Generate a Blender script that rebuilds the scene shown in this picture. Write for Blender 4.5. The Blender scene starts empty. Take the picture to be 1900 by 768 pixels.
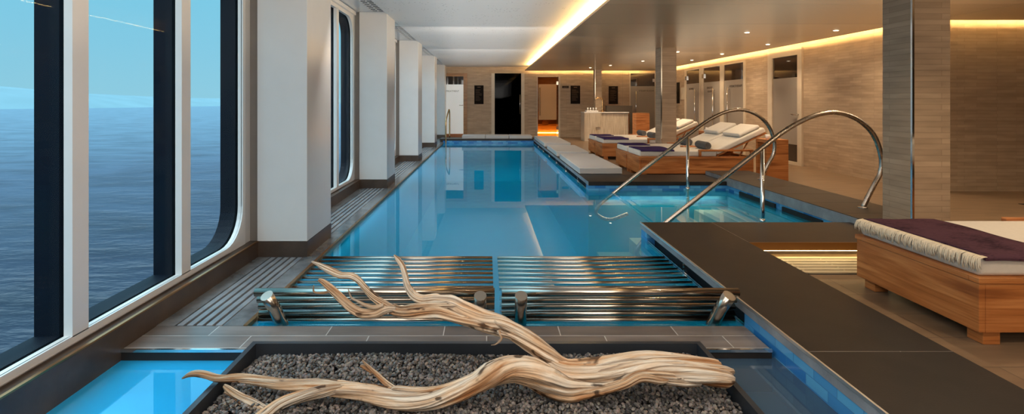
import bpy, bmesh, math, random
from mathutils import Vector, Matrix
random.seed(7)
S = bpy.context.scene
C = S.collection
PI = math.pi
FPX, CX, CY, HC = 950.0, 903.0, 190.0, 1.12      # focal length in px, principal point, eye height

def at(px, py, Y):                                # a point seen at a pixel, standing at depth Y
    return Vector(((px - CX) * Y / FPX, Y, HC - (py - CY) * Y / FPX))

# ------------------------------------------------------------------ materials
def lin(r, g, b):
    f = lambda c: (c / 255 / 12.92) if c / 255 <= 0.04045 else ((c / 255 + 0.055) / 1.055) ** 2.4
    return (f(r), f(g), f(b), 1.0)

def new_mat(name):
    m = bpy.data.materials.new(name); m.use_nodes = True
    nt = m.node_tree; nt.nodes.clear()
    out = nt.nodes.new('ShaderNodeOutputMaterial')
    return m, nt, out

def nd(nt, typ, ins=None, **props):
    n = nt.nodes.new(typ)
    for k, v in props.items(): setattr(n, k, v)
    for k, v in (ins or {}).items():
        s = n.inputs[k]
        if isinstance(v, bpy.types.NodeSocket): nt.links.new(v, s)
        else: s.default_value = v
    return n

def ramp(nt, fac, stops):
    r = nd(nt, 'ShaderNodeValToRGB', {'Fac': fac})
    e = r.color_ramp.elements
    while len(e) < len(stops): e.new(0.5)
    for k, (p, c) in enumerate(stops):
        e[k].position = p; e[k].color = c if len(c) == 4 else (*c, 1)
    return r.outputs['Color']

def principled(nt, out, **ins):
    p = nd(nt, 'ShaderNodeBsdfPrincipled')
    for k, v in ins.items():
        s = p.inputs[k.replace('_', ' ')]
        if isinstance(v, bpy.types.NodeSocket): nt.links.new(v, s)
        else: s.default_value = v
    nt.links.new(p.outputs[0], out.inputs[0])
    return p

def bump(nt, h, strength=0.3, dist=0.01):
    return nd(nt, 'ShaderNodeBump', {'Height': h, 'Strength': strength, 'Distance': dist}).outputs[0]

def objco(nt): return nd(nt, 'ShaderNodeTexCoord').outputs['Object']

def scaled(nt, co, s, loc=(0, 0, 0)):
    return nd(nt, 'ShaderNodeMapping', {'Vector': co, 'Scale': s, 'Location': loc}).outputs[0]

def wallco(nt, co=None):                          # (x+y, z): works on any upright axis-aligned face
    sp = nd(nt, 'ShaderNodeSeparateXYZ', {0: co if co is not None else objco(nt)})
    a = nd(nt, 'ShaderNodeMath', {0: sp.outputs[0], 1: sp.outputs[1]}, operation='ADD')
    return nd(nt, 'ShaderNodeCombineXYZ', {0: a.outputs[0], 1: sp.outputs[2]}).outputs[0]

def plain(name, col, rough=0.5, metal=0.0, var=0.06, scale=6.0, spec=0.5):
    m, nt, out = new_mat(name)
    n = nd(nt, 'ShaderNodeTexNoise', {'Vector': objco(nt), 'Scale': scale, 'Detail': 4.0})
    c1 = tuple(min(1, c * (1 - var)) for c in col[:3]); c2 = tuple(min(1, c * (1 + var)) for c in col[:3])
    principled(nt, out, Base_Color=ramp(nt, n.outputs[0], [(0.3, c1), (0.7, c2)]), Roughness=rough, Metallic=metal, Specular_IOR_Level=spec)
    return m

def emit(name, col, strength):
    m, nt, out = new_mat(name)
    e = nd(nt, 'ShaderNodeEmission', {'Color': (*col[:3], 1), 'Strength': strength})
    nt.links.new(e.outputs[0], out.inputs[0]); return m

def brickmat(name, c1, c2, mortar, w, h, rough=0.6, msize=0.004, bias=0.0, flat=False, bumpd=0.004, squash=1.0, var=0.25, spec=0.4, freq=2):
    m, nt, out = new_mat(name)
    co = objco(nt)
    v = co if flat else wallco(nt, co)
    b = nd(nt, 'ShaderNodeTexBrick', {'Vector': v, 'Color1': c1, 'Color2': c2, 'Mortar': mortar, 'Scale': 1.0, 'Mortar Size': msize,
        'Mortar Smooth': 0.2, 'Bias': bias, 'Brick Width': w, 'Row Height': h}, offset=0.37, squash=squash, squash_frequency=freq, offset_frequency=2)
    n = nd(nt, 'ShaderNodeTexNoise', {'Vector': scaled(nt, v, (1.6, 9, 1)), 'Scale': 1.5, 'Detail': 5.0})
    mx = nd(nt, 'ShaderNodeMix', {0: var, 6: b.outputs[0], 7: ramp(nt, n.outputs[0], [(0.3, (0.25, 0.25, 0.25)), (0.7, (0.8, 0.8, 0.8))])}, data_type='RGBA', blend_type='OVERLAY')
    hsum = nd(nt, 'ShaderNodeMath', {0: b.outputs[1], 1: -1.0}, operation='MULTIPLY')
    hs = nd(nt, 'ShaderNodeMath', {0: hsum.outputs[0], 1: n.outputs[0]}, operation='ADD')
    principled(nt, out, Base_Color=mx.outputs[2], Roughness=rough, Normal=bump(nt, hs.outputs[0], 0.35, bumpd), Specular_IOR_Level=spec)
    return m

def woodmat(name, dark, mid, light, rough=0.4, stretch=(1.3, 22, 1), flat=False):
    m, nt, out = new_mat(name)
    co = objco(nt); sp = nd(nt, 'ShaderNodeSeparateXYZ', {0: co})
    a = nd(nt, 'ShaderNodeMath', {0: sp.outputs[0], 1: sp.outputs[1]}, operation='ADD')
    v = nd(nt, 'ShaderNodeCombineXYZ', {0: a.outputs[0], 1: sp.outputs[2]}).outputs[0]
    n1 = nd(nt, 'ShaderNodeTexNoise', {'Vector': scaled(nt, v, stretch), 'Scale': 1.6, 'Detail': 6.0, 'Distortion': 1.1})
    n2 = nd(nt, 'ShaderNodeTexNoise', {'Vector': scaled(nt, v, (4, 110, 1)), 'Scale': 1.0, 'Detail': 3.0})
    mx = nd(nt, 'ShaderNodeMath', {0: n1.outputs[0], 1: nd(nt, 'ShaderNodeMath', {0: n2.outputs[0], 1: 0.25}, operation='MULTIPLY').outputs[0]}, operation='ADD')
    principled(nt, out, Base_Color=ramp(nt, mx.outputs[0], [(0.42, dark), (0.6, mid), (0.78, light)]), Roughness=rough, Normal=bump(nt, n2.outputs[0], 0.15, 0.002))
    return m

def stonemat(name, c1, c2, rough=0.45, scale=5.0, spec=0.5):
    m, nt, out = new_mat(name); co = objco(nt)
    n = nd(nt, 'ShaderNodeTexNoise', {'Vector': co, 'Scale': scale, 'Detail': 8.0, 'Roughness': 0.65})
    n2 = nd(nt, 'ShaderNodeTexNoise', {'Vector': co, 'Scale': 140.0, 'Detail': 2.0})
    principled(nt, out, Base_Color=ramp(nt, n.outputs[0], [(0.3, c1), (0.72, c2)]), Roughness=rough, Specular_IOR_Level=spec, Normal=bump(nt, n2.outputs[0], 0.12, 0.002))
    return m

def metalmat(name, col, rough):
    m, nt, out = new_mat(name)
    n = nd(nt, 'ShaderNodeTexNoise', {'Vector': scaled(nt, objco(nt), (3, 3, 3)), 'Scale': 4.0})
    principled(nt, out, Base_Color=col, Metallic=1.0, Roughness=ramp_val(nt, n.outputs[0], rough * 0.8, rough * 1.2))
    return m

def ramp_val(nt, fac, a, b):
    return nd(nt, 'ShaderNodeMapRange', {'Value': fac, 'To Min': a, 'To Max': b}).outputs[0]

def glassmat(name, tint, ior=1.45, rough=0.0, bumps=None, boost=1.0, milk=0.0, milkcol=(1, 1, 1, 1)):
    m, nt, out = new_mat(name)
    kw = {}
    if bumps:
        n = nd(nt, 'ShaderNodeTexNoise', {'Vector': scaled(nt, objco(nt), bumps[0]), 'Scale': bumps[1], 'Detail': 2.0})
        kw['Normal'] = bump(nt, n.outputs[0], bumps[2], bumps[3])
    g = nd(nt, 'ShaderNodeNewGeometry')
    dp = nd(nt, 'ShaderNodeVectorMath', {0: g.outputs['Incoming'], 1: kw.get('Normal', g.outputs['Normal'])}, operation='DOT_PRODUCT')
    ab = nd(nt, 'ShaderNodeMath', {0: dp.outputs['Value']}, operation='ABSOLUTE')
    iv = nd(nt, 'ShaderNodeMath', {0: 1.0, 1: ab.outputs[0]}, operation='SUBTRACT', use_clamp=True)
    pw = nd(nt, 'ShaderNodeMath', {0: iv.outputs[0], 1: 5.0}, operation='POWER')
    f0 = ((ior - 1) / (ior + 1)) ** 2
    fm = nd(nt, 'ShaderNodeMath', {0: pw.outputs[0], 1: (1 - f0) * boost, 2: f0 * boost}, operation='MULTIPLY_ADD', use_clamp=True)
    tr = nd(nt, 'ShaderNodeBsdfTransparent', {'Color': tint}).outputs[0]
    if milk > 0:
        df = nd(nt, 'ShaderNodeBsdfDiffuse', {'Color': milkcol})
        tr = nd(nt, 'ShaderNodeMixShader', {0: milk, 1: tr, 2: df.outputs[0]}).outputs[0]
    gl = nd(nt, 'ShaderNodeBsdfGlossy', {'Color': (1, 1, 1, 1), 'Roughness': rough, **kw})
    mx = nd(nt, 'ShaderNodeMixShader', {0: fm.outputs[0], 1: tr, 2: gl.outputs[0]})
    nt.links.new(mx.outputs[0], out.inputs[0])
    return m

M = {}
M['wall'] = brickmat('ledgestone tile', lin(178, 155, 129), lin(166, 143, 118), lin(144, 123, 100), 0.46, 0.048, rough=0.5, msize=0.002, squash=0.6, var=0.28)
M['white'] = plain('white lacquer panel', lin(208, 207, 205), 0.22, var=0.015)
M['frame'] = plain('white window frame', lin(218, 214, 210), 0.35, var=0.02)
M['groove'] = plain('grey joint', lin(120, 115, 110), 0.5)
M['hull'] = plain('dark hull steel', lin(8, 16, 28), 0.6, var=0.08, scale=4, spec=0.1)
M['slab'] = stonemat('dark basalt slab', lin(31, 28, 26), lin(45, 40, 36), 0.42, spec=0.3)
M['kerbstone'] = stonemat('brown stone kerb', lin(50, 40, 34), lin(80, 66, 56), 0.38)
M['decktile'] = stonemat('grey deck stone', lin(70, 71, 74), lin(128, 130, 132), 0.2, spec=0.8)
M['sideface'] = stonemat('honed slab edge', lin(118, 120, 124), lin(158, 160, 164), 0.4)  # window light put into the colour, lighter than the slab stone
M['edge'] = metalmat('satin edge trim', (0.92, 0.88, 0.82, 1), 0.4)
M['palegrate'] = stonemat('pale grate bars', lin(190, 170, 134), lin(206, 188, 152), 0.5)  # glow of the step strip put into a paler bar colour
M['grate'] = stonemat('grey grate bars', lin(104, 106, 110), lin(140, 142, 146), 0.35)
M['ledge'] = brickmat('ledge stone tiles', lin(96, 88, 84), lin(118, 110, 106), lin(176, 172, 168), 0.62, 0.135, rough=0.32, msize=0.003, flat=True, var=0.5)
M['floor'] = brickmat('taupe floor tiles', lin(126, 104, 82), lin(118, 97, 76), lin(90, 74, 60), 1.2, 0.3, rough=0.4, msize=0.003, flat=True, var=0.3)
M['tile'] = brickmat('blue mosaic', lin(40, 112, 182), lin(96, 172, 216), lin(70, 130, 180), 0.15, 0.05, rough=0.2, msize=0.002, var=0.12)
M['tilefar'] = brickmat('blue mosaic small', lin(30, 96, 176), lin(70, 146, 208), lin(60, 120, 180), 0.1, 0.05, rough=0.2, msize=0.002, var=0.2)
M['poolfloor'] = brickmat('pool bottom mosaic', lin(22, 150, 192), lin(26, 153, 196), lin(30, 155, 196), 0.3, 0.3, rough=0.4, msize=0.003, flat=True, var=0.1)
M['step'] = brickmat('pale step tiles', lin(150, 170, 158), lin(160, 176, 160), lin(130, 158, 152), 0.3, 0.3, rough=0.4, msize=0.004, flat=True, var=0.12)
M['trough'] = plain('pale blue trough bottom', lin(60, 182, 232), 0.5, var=0.05, scale=2)
M['black'] = plain('black recess', lin(10, 10, 11), 0.6)
M['blacksteel'] = plain('black powder coated steel', lin(64, 69, 76), 0.3, metal=0.5)
M['chrome'] = metalmat('polished steel', (0.72, 0.70, 0.67, 1), 0.12)
M['tubesteel'] = metalmat('bronzed steel tube', (0.44, 0.39, 0.33, 1), 0.22)
M['brushed'] = metalmat('brushed steel', (0.50, 0.43, 0.36, 1), 0.28)
M['brass'] = metalmat('bronze trim', lin(168, 126, 84), 0.35)
M['goldsteel'] = metalmat('warm steel', lin(214, 176, 126), 0.25)
M['teak'] = woodmat('teak', lin(140, 80, 38), lin(174, 106, 54), lin(198, 132, 76), stretch=(0.9, 13, 1))
M['palewood'] = woodmat('pale vertical oak', lin(170, 152, 128), lin(196, 180, 156), lin(214, 200, 178), stretch=(26, 1.2, 1))
M['oak'] = woodmat('oak frame', lin(120, 84, 48), lin(152, 108, 64), lin(176, 130, 82))
M['fabric'] = plain('cream mattress fabric', lin(213, 206, 195), 0.9, var=0.03, scale=40, spec=0.1)
M['cushion'] = plain('white cushion vinyl', lin(192, 188, 184), 0.55, var=0.02, spec=0.3)
M['greytowel'] = plain('grey terry towel', lin(92, 90, 90), 0.95, var=0.2, scale=120, spec=0.05)
M['fringe'] = plain('cream wool fringe', lin(222, 208, 184), 0.95, var=0.08, scale=50, spec=0.05)
M['sign'] = plain('black sign panel', lin(24, 18, 15), 0.75, spec=0.1)
M['signtext'] = plain('faded sign lettering', lin(110, 84, 60), 0.5)
M['lettering'] = plain('dark door lettering', lin(60, 46, 34), 0.5)
M['frosted'] = plain('frosted glass', lin(150, 140, 128), 0.28, var=0.03, scale=2)
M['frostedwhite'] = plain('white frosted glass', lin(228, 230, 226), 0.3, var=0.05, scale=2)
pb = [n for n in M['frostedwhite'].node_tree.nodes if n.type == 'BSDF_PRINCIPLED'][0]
pb.inputs['Emission Color'].default_value = (0.85, 0.9, 0.9, 1); pb.inputs['Emission Strength'].default_value = 0.25  # added glow stands in for a lit room behind the pane
M['darkglass'] = plain('dark clear glass', lin(38, 26, 18), 0.04, var=0.2, scale=2, spec=0.8)
M['doorframe'] = plain('beige door frame', lin(204, 188, 164), 0.45)
M['darkstone'] = stonemat('speckled granite', lin(40, 34, 30), lin(110, 98, 84), 0.25, scale=60)
M['ceramic'] = plain('white ceramic', lin(236, 232, 226), 0.15, var=0.01)
M['saunadark'] = plain('dark sauna timber', lin(30, 22, 18), 0.6, var=0.3)
M['amberwood'] = woodmat('amber cabin timber', lin(176, 122, 66), lin(198, 146, 86), lin(214, 166, 106))
M['led'] = emit('warm light strip', (1.0, 0.62, 0.20), 75.0)
M['ledwall'] = emit('warm wall washing strip', (1.0, 0.66, 0.24), 170.0)
M['ledgrate'] = emit('warm light strip at the step', (1.0, 0.72, 0.30), 16.0)
M['lens'] = emit('downlight lens', (1.0, 0.80, 0.55), 12.0)
M['window'] = glassmat('window glass', (0.96, 0.99, 1.0, 1), 1.45, boost=0.1)
M['water'] = glassmat('pool water', (0.84, 0.97, 0.98, 1), 1.33, 0.0, ((1, 1, 1), 1.6, 0.012, 0.02), 0.72, 0.5, lin(8, 158, 204))
M['troughwater'] = glassmat('pale trough water', (0.75, 0.93, 0.98, 1), 1.33, 0.02, ((1, 1, 1), 1.5, 0.02, 0.02), 1.0, 0.7, lin(46, 184, 246))  # light from below put into the bright water colour
M['greywater'] = glassmat('grey trough water', (0.7, 0.8, 0.86, 1), 1.33, 0.04, ((1, 1, 1), 1.5, 0.02, 0.02), 1.0, 0.75, lin(66, 90, 112))  # same trough water, shade and reflection put into the colour
M['amberglass'] = glassmat('amber glass', (0.95, 0.74, 0.46, 1), 1.4, boost=0.3)
M['saunaglass'] = glassmat('smoked glass', (0.06, 0.05, 0.042, 1), 1.5, boost=0.03)
M['amberfrost'] = plain('frosted amber glass', lin(206, 156, 98), 0.4, var=0.03, scale=2)

def throw_mat():
    m, nt, out = new_mat('purple wool weave'); co = objco(nt)
    w = nd(nt, 'ShaderNodeTexNoise', {'Vector': scaled(nt, co, (40, 260, 40)), 'Scale': 1.0, 'Detail': 2.0})
    n = nd(nt, 'ShaderNodeTexNoise', {'Vector': co, 'Scale': 5.0, 'Detail': 3.0})
    a = nd(nt, 'ShaderNodeMath', {0: w.outputs[0], 1: n.outputs[0]}, operation='ADD')
    principled(nt, out, Base_Color=ramp(nt, a.outputs[0], [(0.7, lin(40, 27, 36)), (1.25, lin(82, 56, 66))]), Roughness=0.95, Specular_IOR_Level=0.05, Normal=bump(nt, w.outputs[0], 0.4, 0.004))
    return m
M['throw'] = throw_mat()
M['thrownavy'] = plain('navy violet wool', lin(58, 44, 84), 0.95, var=0.15, scale=60, spec=0.05)

def ceiling_white():
    m, nt, out = new_mat('perforated white ceiling'); co = objco(nt)
    v = nd(nt, 'ShaderNodeTexVoronoi', {'Vector': scaled(nt, co, (22, 22, 1)), 'Scale': 1.0, 'Randomness': 1.0})
    dot = nd(nt, 'ShaderNodeMath', {0: v.outputs['Distance'], 1: 0.2}, operation='LESS_THAN')
    n = nd(nt, 'ShaderNodeTexNoise', {'Vector': scaled(nt, co, (2.0, 3.5, 1)), 'Scale': 1.2, 'Detail': 3.0})
    msk = nd(nt, 'ShaderNodeMath', {0: n.outputs[0], 1: 0.55}, operation='GREATER_THAN')
    d = nd(nt, 'ShaderNodeMath', {0: dot.outputs[0], 1: msk.outputs[0]}, operation='MULTIPLY')
    d2 = nd(nt, 'ShaderNodeMath', {0: d.outputs[0], 1: 0.75}, operation='MULTIPLY')
    mx = nd(nt, 'ShaderNodeMix', {0: d2.outputs[0], 6: lin(198, 194, 190), 7: lin(70, 66, 62)}, data_type='RGBA')
    st = nd(nt, 'ShaderNodeTexNoise', {'Vector': scaled(nt, co, (1.2, 14, 1)), 'Scale': 1.0, 'Detail': 3.0})
    principled(nt, out, Base_Color=mx.outputs[2], Roughness=0.4, Normal=bump(nt, st.outputs[0], 0.15, 0.01))
    return m
M['ceilwhite'] = ceiling_white()

def ceiling_taupe():
    m, nt, out = new_mat('taupe satin ceiling panels'); co = objco(nt)
    b = nd(nt, 'ShaderNodeTexBrick', {'Vector': co, 'Color1': lin(160, 136, 110), 'Color2': lin(152, 129, 104), 'Mortar': lin(110, 92, 76), 'Scale': 1.0,
        'Mortar Size': 0.004, 'Brick Width': 6.0, 'Row Height': 1.45}, offset=0.0)
    n = nd(nt, 'ShaderNodeTexNoise', {'Vector': scaled(nt, co, (1, 12, 1)), 'Scale': 1.0})
    principled(nt, out, Base_Color=b.outputs[0], Roughness=0.27, Normal=bump(nt, n.outputs[0], 0.05, 0.005))
    return m
M['ceiltaupe'] = ceiling_taupe()

def gravel_mat():
    m, nt, out = new_mat('crushed gravel')
    g = nd(nt, 'ShaderNodeNewGeometry')
    n = nd(nt, 'ShaderNodeTexNoise', {'Vector': objco(nt), 'Scale': 90.0, 'Detail': 3.0})
    c = ramp(nt, g.outputs['Random Per Island'], [(0.0, lin(48, 45, 44)), (0.4, lin(82, 75, 70)), (0.75, lin(120, 110, 102)), (1.0, lin(132, 110, 90))])
    mx = nd(nt, 'ShaderNodeMix', {0: 0.5, 6: c, 7: n.outputs[1]}, data_type='RGBA', blend_type='OVERLAY')
    hs = nd(nt, 'ShaderNodeHueSaturation', {'Saturation': 0.6, 'Value': 1.0, 'Color': mx.outputs[2]})
    principled(nt, out, Base_Color=hs.outputs[0], Roughness=0.55)
    return m
M['gravel'] = gravel_mat()

def drift_mat():
    m, nt, out = new_mat('bleached driftwood')
    uv = nd(nt, 'ShaderNodeTexCoord').outputs['UV']
    n1 = nd(nt, 'ShaderNodeTexNoise', {'Vector': scaled(nt, uv, (3.5, 2.2, 1)), 'Scale': 1.0, 'Detail': 6.0, 'Distortion': 0.7})
    n2 = nd(nt, 'ShaderNodeTexNoise', {'Vector': scaled(nt, uv, (16, 2.5, 1)), 'Scale': 1.0, 'Detail': 4.0, 'Distortion': 0.5})
    n3 = nd(nt, 'ShaderNodeTexNoise', {'Vector': scaled(nt, uv, (2.6, 7.0, 1)), 'Scale': 1.0, 'Detail': 3.0, 'Distortion': 0.4})
    base = ramp(nt, n1.outputs[0], [(0.36, lin(176, 130, 90)), (0.45, lin(214, 188, 158)), (0.56, lin(226, 214, 196))])
    streak = ramp(nt, n2.outputs[0], [(0.38, (0.20, 0.11, 0.055)), (0.53, (1, 1, 1)), (1, (1, 1, 1))])
    mx = nd(nt, 'ShaderNodeMix', {0: 0.6, 6: base, 7: streak}, data_type='RGBA', blend_type='MULTIPLY')
    crack = ramp(nt, n3.outputs[0], [(0.355, (0.05, 0.025, 0.012)), (0.40, (1, 1, 1)), (1, (1, 1, 1))])
    big = ramp(nt, nd(nt, 'ShaderNodeTexNoise', {'Vector': objco(nt), 'Scale': 6.0, 'Detail': 3.0}).outputs[0], [(0.4, (1.0, 0.74, 0.50, 1)), (0.55, (1, 1, 1, 1)), (1.0, (0.95, 0.98, 1.0, 1))])
    mx = nd(nt, 'ShaderNodeMix', {0: 0.4, 6: mx.outputs[2], 7: big}, data_type='RGBA', blend_type='MULTIPLY')
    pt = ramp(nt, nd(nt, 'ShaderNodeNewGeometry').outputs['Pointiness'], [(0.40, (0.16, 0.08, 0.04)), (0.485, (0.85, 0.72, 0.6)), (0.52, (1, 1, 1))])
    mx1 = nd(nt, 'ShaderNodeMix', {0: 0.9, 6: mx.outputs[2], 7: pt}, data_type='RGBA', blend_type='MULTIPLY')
    mx2 = nd(nt, 'ShaderNodeMix', {0: 0.85, 6: mx1.outputs[2], 7: crack}, data_type='RGBA', blend_type='MULTIPLY')
    hh = nd(nt, 'ShaderNodeMath', {0: n2.outputs[0], 1: n3.outputs[0]}, operation='ADD')
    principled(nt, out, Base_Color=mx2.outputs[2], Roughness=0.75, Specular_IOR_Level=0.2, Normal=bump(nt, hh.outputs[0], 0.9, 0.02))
    return m
M['drift'] = drift_mat()

def sea_mat():
    m, nt, out = new_mat('cold sea'); co = objco(nt)
    n = nd(nt, 'ShaderNodeTexNoise', {'Vector': scaled(nt, co, (0.05, 0.12, 1)), 'Scale': 1.0, 'Detail': 6.0, 'Roughness': 0.6})
    n2 = nd(nt, 'ShaderNodeTexNoise', {'Vector': scaled(nt, co, (0.2, 0.5, 1)), 'Scale': 1.0, 'Detail': 5.0})
    h = nd(nt, 'ShaderNodeMath', {0: n.outputs[0], 1: nd(nt, 'ShaderNodeMath', {0: n2.outputs[0], 1: 0.3}, operation='MULTIPLY').outputs[0]}, operation='ADD')
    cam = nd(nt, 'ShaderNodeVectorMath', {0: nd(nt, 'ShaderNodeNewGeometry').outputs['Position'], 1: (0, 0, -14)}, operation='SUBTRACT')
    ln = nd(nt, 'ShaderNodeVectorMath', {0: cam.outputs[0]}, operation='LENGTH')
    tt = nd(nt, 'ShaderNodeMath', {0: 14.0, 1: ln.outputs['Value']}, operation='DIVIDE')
    haze_tone = ramp(nt, tt.outputs[0], [(0.0, (0.095, 0.155, 0.20, 1)), (0.03, (0.078, 0.125, 0.165, 1)), (0.10, (0.034, 0.052, 0.080, 1)), (0.22, (0.011, 0.017, 0.032, 1)), (0.45, (0.005, 0.008, 0.019, 1))])  # painted haze: sea colour pales with distance
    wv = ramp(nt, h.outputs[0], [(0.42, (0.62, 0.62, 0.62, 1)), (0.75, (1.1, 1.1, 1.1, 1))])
    df = nd(nt, 'ShaderNodeMix', {0: 1.0, 6: haze_tone, 7: wv}, data_type='RGBA', blend_type='MULTIPLY')
    d = nd(nt, 'ShaderNodeBsdfDiffuse', {'Color': df.outputs[2]})
    nm = bump(nt, h.outputs[0], 0.9, 2.0)
    g = nd(nt, 'ShaderNodeBsdfGlossy', {'Color': (1, 1, 1, 1), 'Roughness': 0.35, 'Normal': nm})
    mx = nd(nt, 'ShaderNodeMixShader', {0: 0.05, 1: d.outputs[0], 2: g.outputs[0]})
    nt.links.new(mx.outputs[0], out.inputs[0]); return m
M['sea'] = sea_mat()
M['snow'] = plain('hazy snow slope', lin(104, 127, 134), 0.9, var=0.06, scale=0.01, spec=0.0)

# ------------------------------------------------------------------ mesh helpers
class MB:
    def __init__(s): s.wn = False; s.bm = bmesh.new(); s.bm.loops.layers.uv.new('UVMap')
    def box(s, x0, x1, y0, y1, z0, z1, bev=0.0, seg=2, mtx=None):
        t = bmesh.new(); bmesh.ops.create_cube(t, size=1.0)
        for v in t.verts: v.co = Vector(((x0 + x1) / 2 + v.co.x * (x1 - x0), (y0 + y1) / 2 + v.co.y * (y1 - y0), (z0 + z1) / 2 + v.co.z * (z1 - z0)))
        if bev > 0: s.wn = True; bmesh.ops.bevel(t, geom=list(t.edges), offset=bev, segments=seg, profile=0.5, affect='EDGES', clamp_overlap=True)
        s._join(t, mtx, bev > 0); return s
    def _join(s, t, mtx=None, smooth=False):
        if mtx is not None: bmesh.ops.transform(t, matrix=mtx, verts=list(t.verts))
        vm = {v: s.bm.verts.new(v.co) for v in t.verts}
        for f in t.faces:
            try:
                nf = s.bm.faces.new([vm[v] for v in f.verts]); nf.smooth = smooth or f.smooth
            except ValueError: pass
        t.free()
    def poly(s, pts, lo, hi, axis='z', smooth=False):      # a prism over a 2D outline
        def p(a, b, c): return {'z': (a, b, c), 'y': (a, c, b), 'x': (c, a, b)}[axis]
        t = bmesh.new()
        A = [t.verts.new(p(a, b, lo)) for a, b in pts]; B = [t.verts.new(p(a, b, hi)) for a, b in pts]
        t.faces.new(A); t.faces.new(B[::-1])
        for k in range(len(pts)):
            f = t.faces.new((A[k], B[k], B[(k + 1) % len(pts)], A[(k + 1) % len(pts)])); f.smooth = smooth
        bmesh.ops.recalc_face_normals(t, faces=list(t.faces)); s._join(t); return s
    def ring(s, outer, inner, lo, hi, axis='x'):           # a frame between two outlines of equal length
        def p(a, b, c): return {'z': (a, b, c), 'y': (a, c, b), 'x': (c, a, b)}[axis]
        t = bmesh.new(); n = len(outer)
        V = [[t.verts.new(p(a, b, h)) for a, b in o] for o, h in ((outer, lo), (inner, lo), (outer, hi), (inner, hi))]
        for k in range(n):
            j = (k + 1) % n
            for q in ((V[0][k], V[0][j], V[1][j], V[1][k]), (V[2][k], V[3][k], V[3][j], V[2][j]),
                      (V[1][k], V[1][j], V[3][j], V[3][k]), (V[0][k], V[2][k], V[2][j], V[0][j])):
                try: t.faces.new(q)
                except ValueError: pass
        bmesh.ops.recalc_face_normals(t, faces=list(t.faces)); s._join(t); return s
    def cyl(s, p0, p1, r, n=16, r2=None): return s.tube([p0, p1], [r, r2 if r2 is not None else r], n)
    def tube(s, pts, r, n=12, ridge=0.0, twist=0.0, seed=0, closed=False):
        P = [Vector(p) for p in pts]; R = r if isinstance(r, (list, tuple)) else [r] * len(P)
        uvl = s.bm.loops.layers.uv.active; rings = []; up = Vector((0.13, 0.31, 0.94)); dist = 0.0; D = []
        for k, p in enumerate(P):
            if k: dist += (p - P[k - 1]).length
            D.append(dist)
            t = (P[min(k + 1, len(P) - 1)] - P[max(k - 1, 0)])
            if t.length < 1e-9: t = Vector((0, 0, 1))
            t.normalize(); a = up - t * up.dot(t)
            if a.length < 1e-3: a = Vector((1, 0, 0)) - t * t.x
            a.normalize(); b = t.cross(a); up = a
            ring = []
            for i in range(n):
                th = 2 * PI * i / n; q = th + twist * dist
                m = 1.0
                if ridge:
                    q += 0.5 * math.sin(4 * dist + seed); w = 0.35 * math.sin(11 * dist + 2 * seed)
                    m += ridge * (0.5 * math.sin(2 * q + seed) + 0.8 * (abs(math.cos(1.5 * q + seed + w)) - 0.6) + 0.65 * (abs(math.cos(3.5 * q + 2.1 * seed - w)) - 0.6) + 0.35 * (abs(math.cos(6.5 * q + 1.3 * seed)) - 0.6) + 0.3 * math.sin(dist * 23 + seed + 2 * th))
                ring.append(s.bm.verts.new(p + (a * math.cos(th) + b * math.sin(th)) * R[k] * m))
            rings.append(ring)
        for k in range(len(rings) - 1):
            for i in range(n):
                j = (i + 1) % n
                f = s.bm.faces.new((rings[k][i], rings[k][j], rings[k + 1][j], rings[k + 1][i])); f.smooth = True
                for l, (uu, kk) in zip(f.loops, ((i, k), (i + 1, k), (i + 1, k + 1), (i, k + 1))):
                    l[uvl].uv = (uu / n + seed * 0.37 + twist * D[kk] / 6.28, D[kk] + seed * 3.1)
        for ring, flip in ((rings[0], True), (rings[-1], False)):
            f = s.bm.faces.new(ring[::-1] if flip else ring)
            for l in f.loops: l[uvl].uv = (0.1, D[-1] + seed)
        return s
    def lathe(s, prof, c, n=24):
        rings = [[s.bm.verts.new((c[0] + r * math.cos(2 * PI * i / n), c[1] + r * math.sin(2 * PI * i / n), c[2] + z)) for i in range(n)] for r, z in prof]
        for k in range(len(rings) - 1):
            for i in range(n):
                f = s.bm.faces.new((rings[k][i], rings[k][(i + 1) % n], rings[k + 1][(i + 1) % n], rings[k + 1][i])); f.smooth = True
        s.bm.faces.new(rings[0][::-1]); s.bm.faces.new(rings[-1]); return s
    def build(s, name, mat, parent=None, **tags):
        me = bpy.data.meshes.new(name); s.bm.to_mesh(me); s.bm.free()
        me.materials.append(M[mat] if isinstance(mat, str) else mat)
        o = bpy.data.objects.new(name, me); C.objects.link(o)
        if parent is not None: o.parent = parent
        if s.wn: wm = o.modifiers.new('weighted_normals', 'WEIGHTED_NORMAL'); wm.weight = 80
        for k, v in tags.items(): o[k] = v
        return o

def struct(name, mb, mat, parent=None, **t):
    if parent is None: t['kind'] = 'structure'
    return mb.build(name, mat, parent, **t)

def thing(name, label, cat, loc=(0, 0, 0), group=None):
    o = bpy.data.objects.new(name, None); C.objects.link(o); o.location = loc
    o.empty_display_size = 0.1
    o['label'] = label; o['category'] = cat
    if group: o['group'] = group
    return o

def tag(o, label, cat, group=None, kind=None):
    o['label'] = label; o['category'] = cat
    if group: o['group'] = group
    if kind: o['kind'] = kind
    return o

def dup(root, loc, label, group=None):
    r = root.copy(); C.objects.link(r); r.location = loc; r['label'] = label
    if group: r['group'] = group
    for ch in list(root.children):
        c = ch.copy(); C.objects.link(c); c.parent = r
        for g in ch.children:
            d = g.copy(); C.objects.link(d); d.parent = c
    return r

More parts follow.
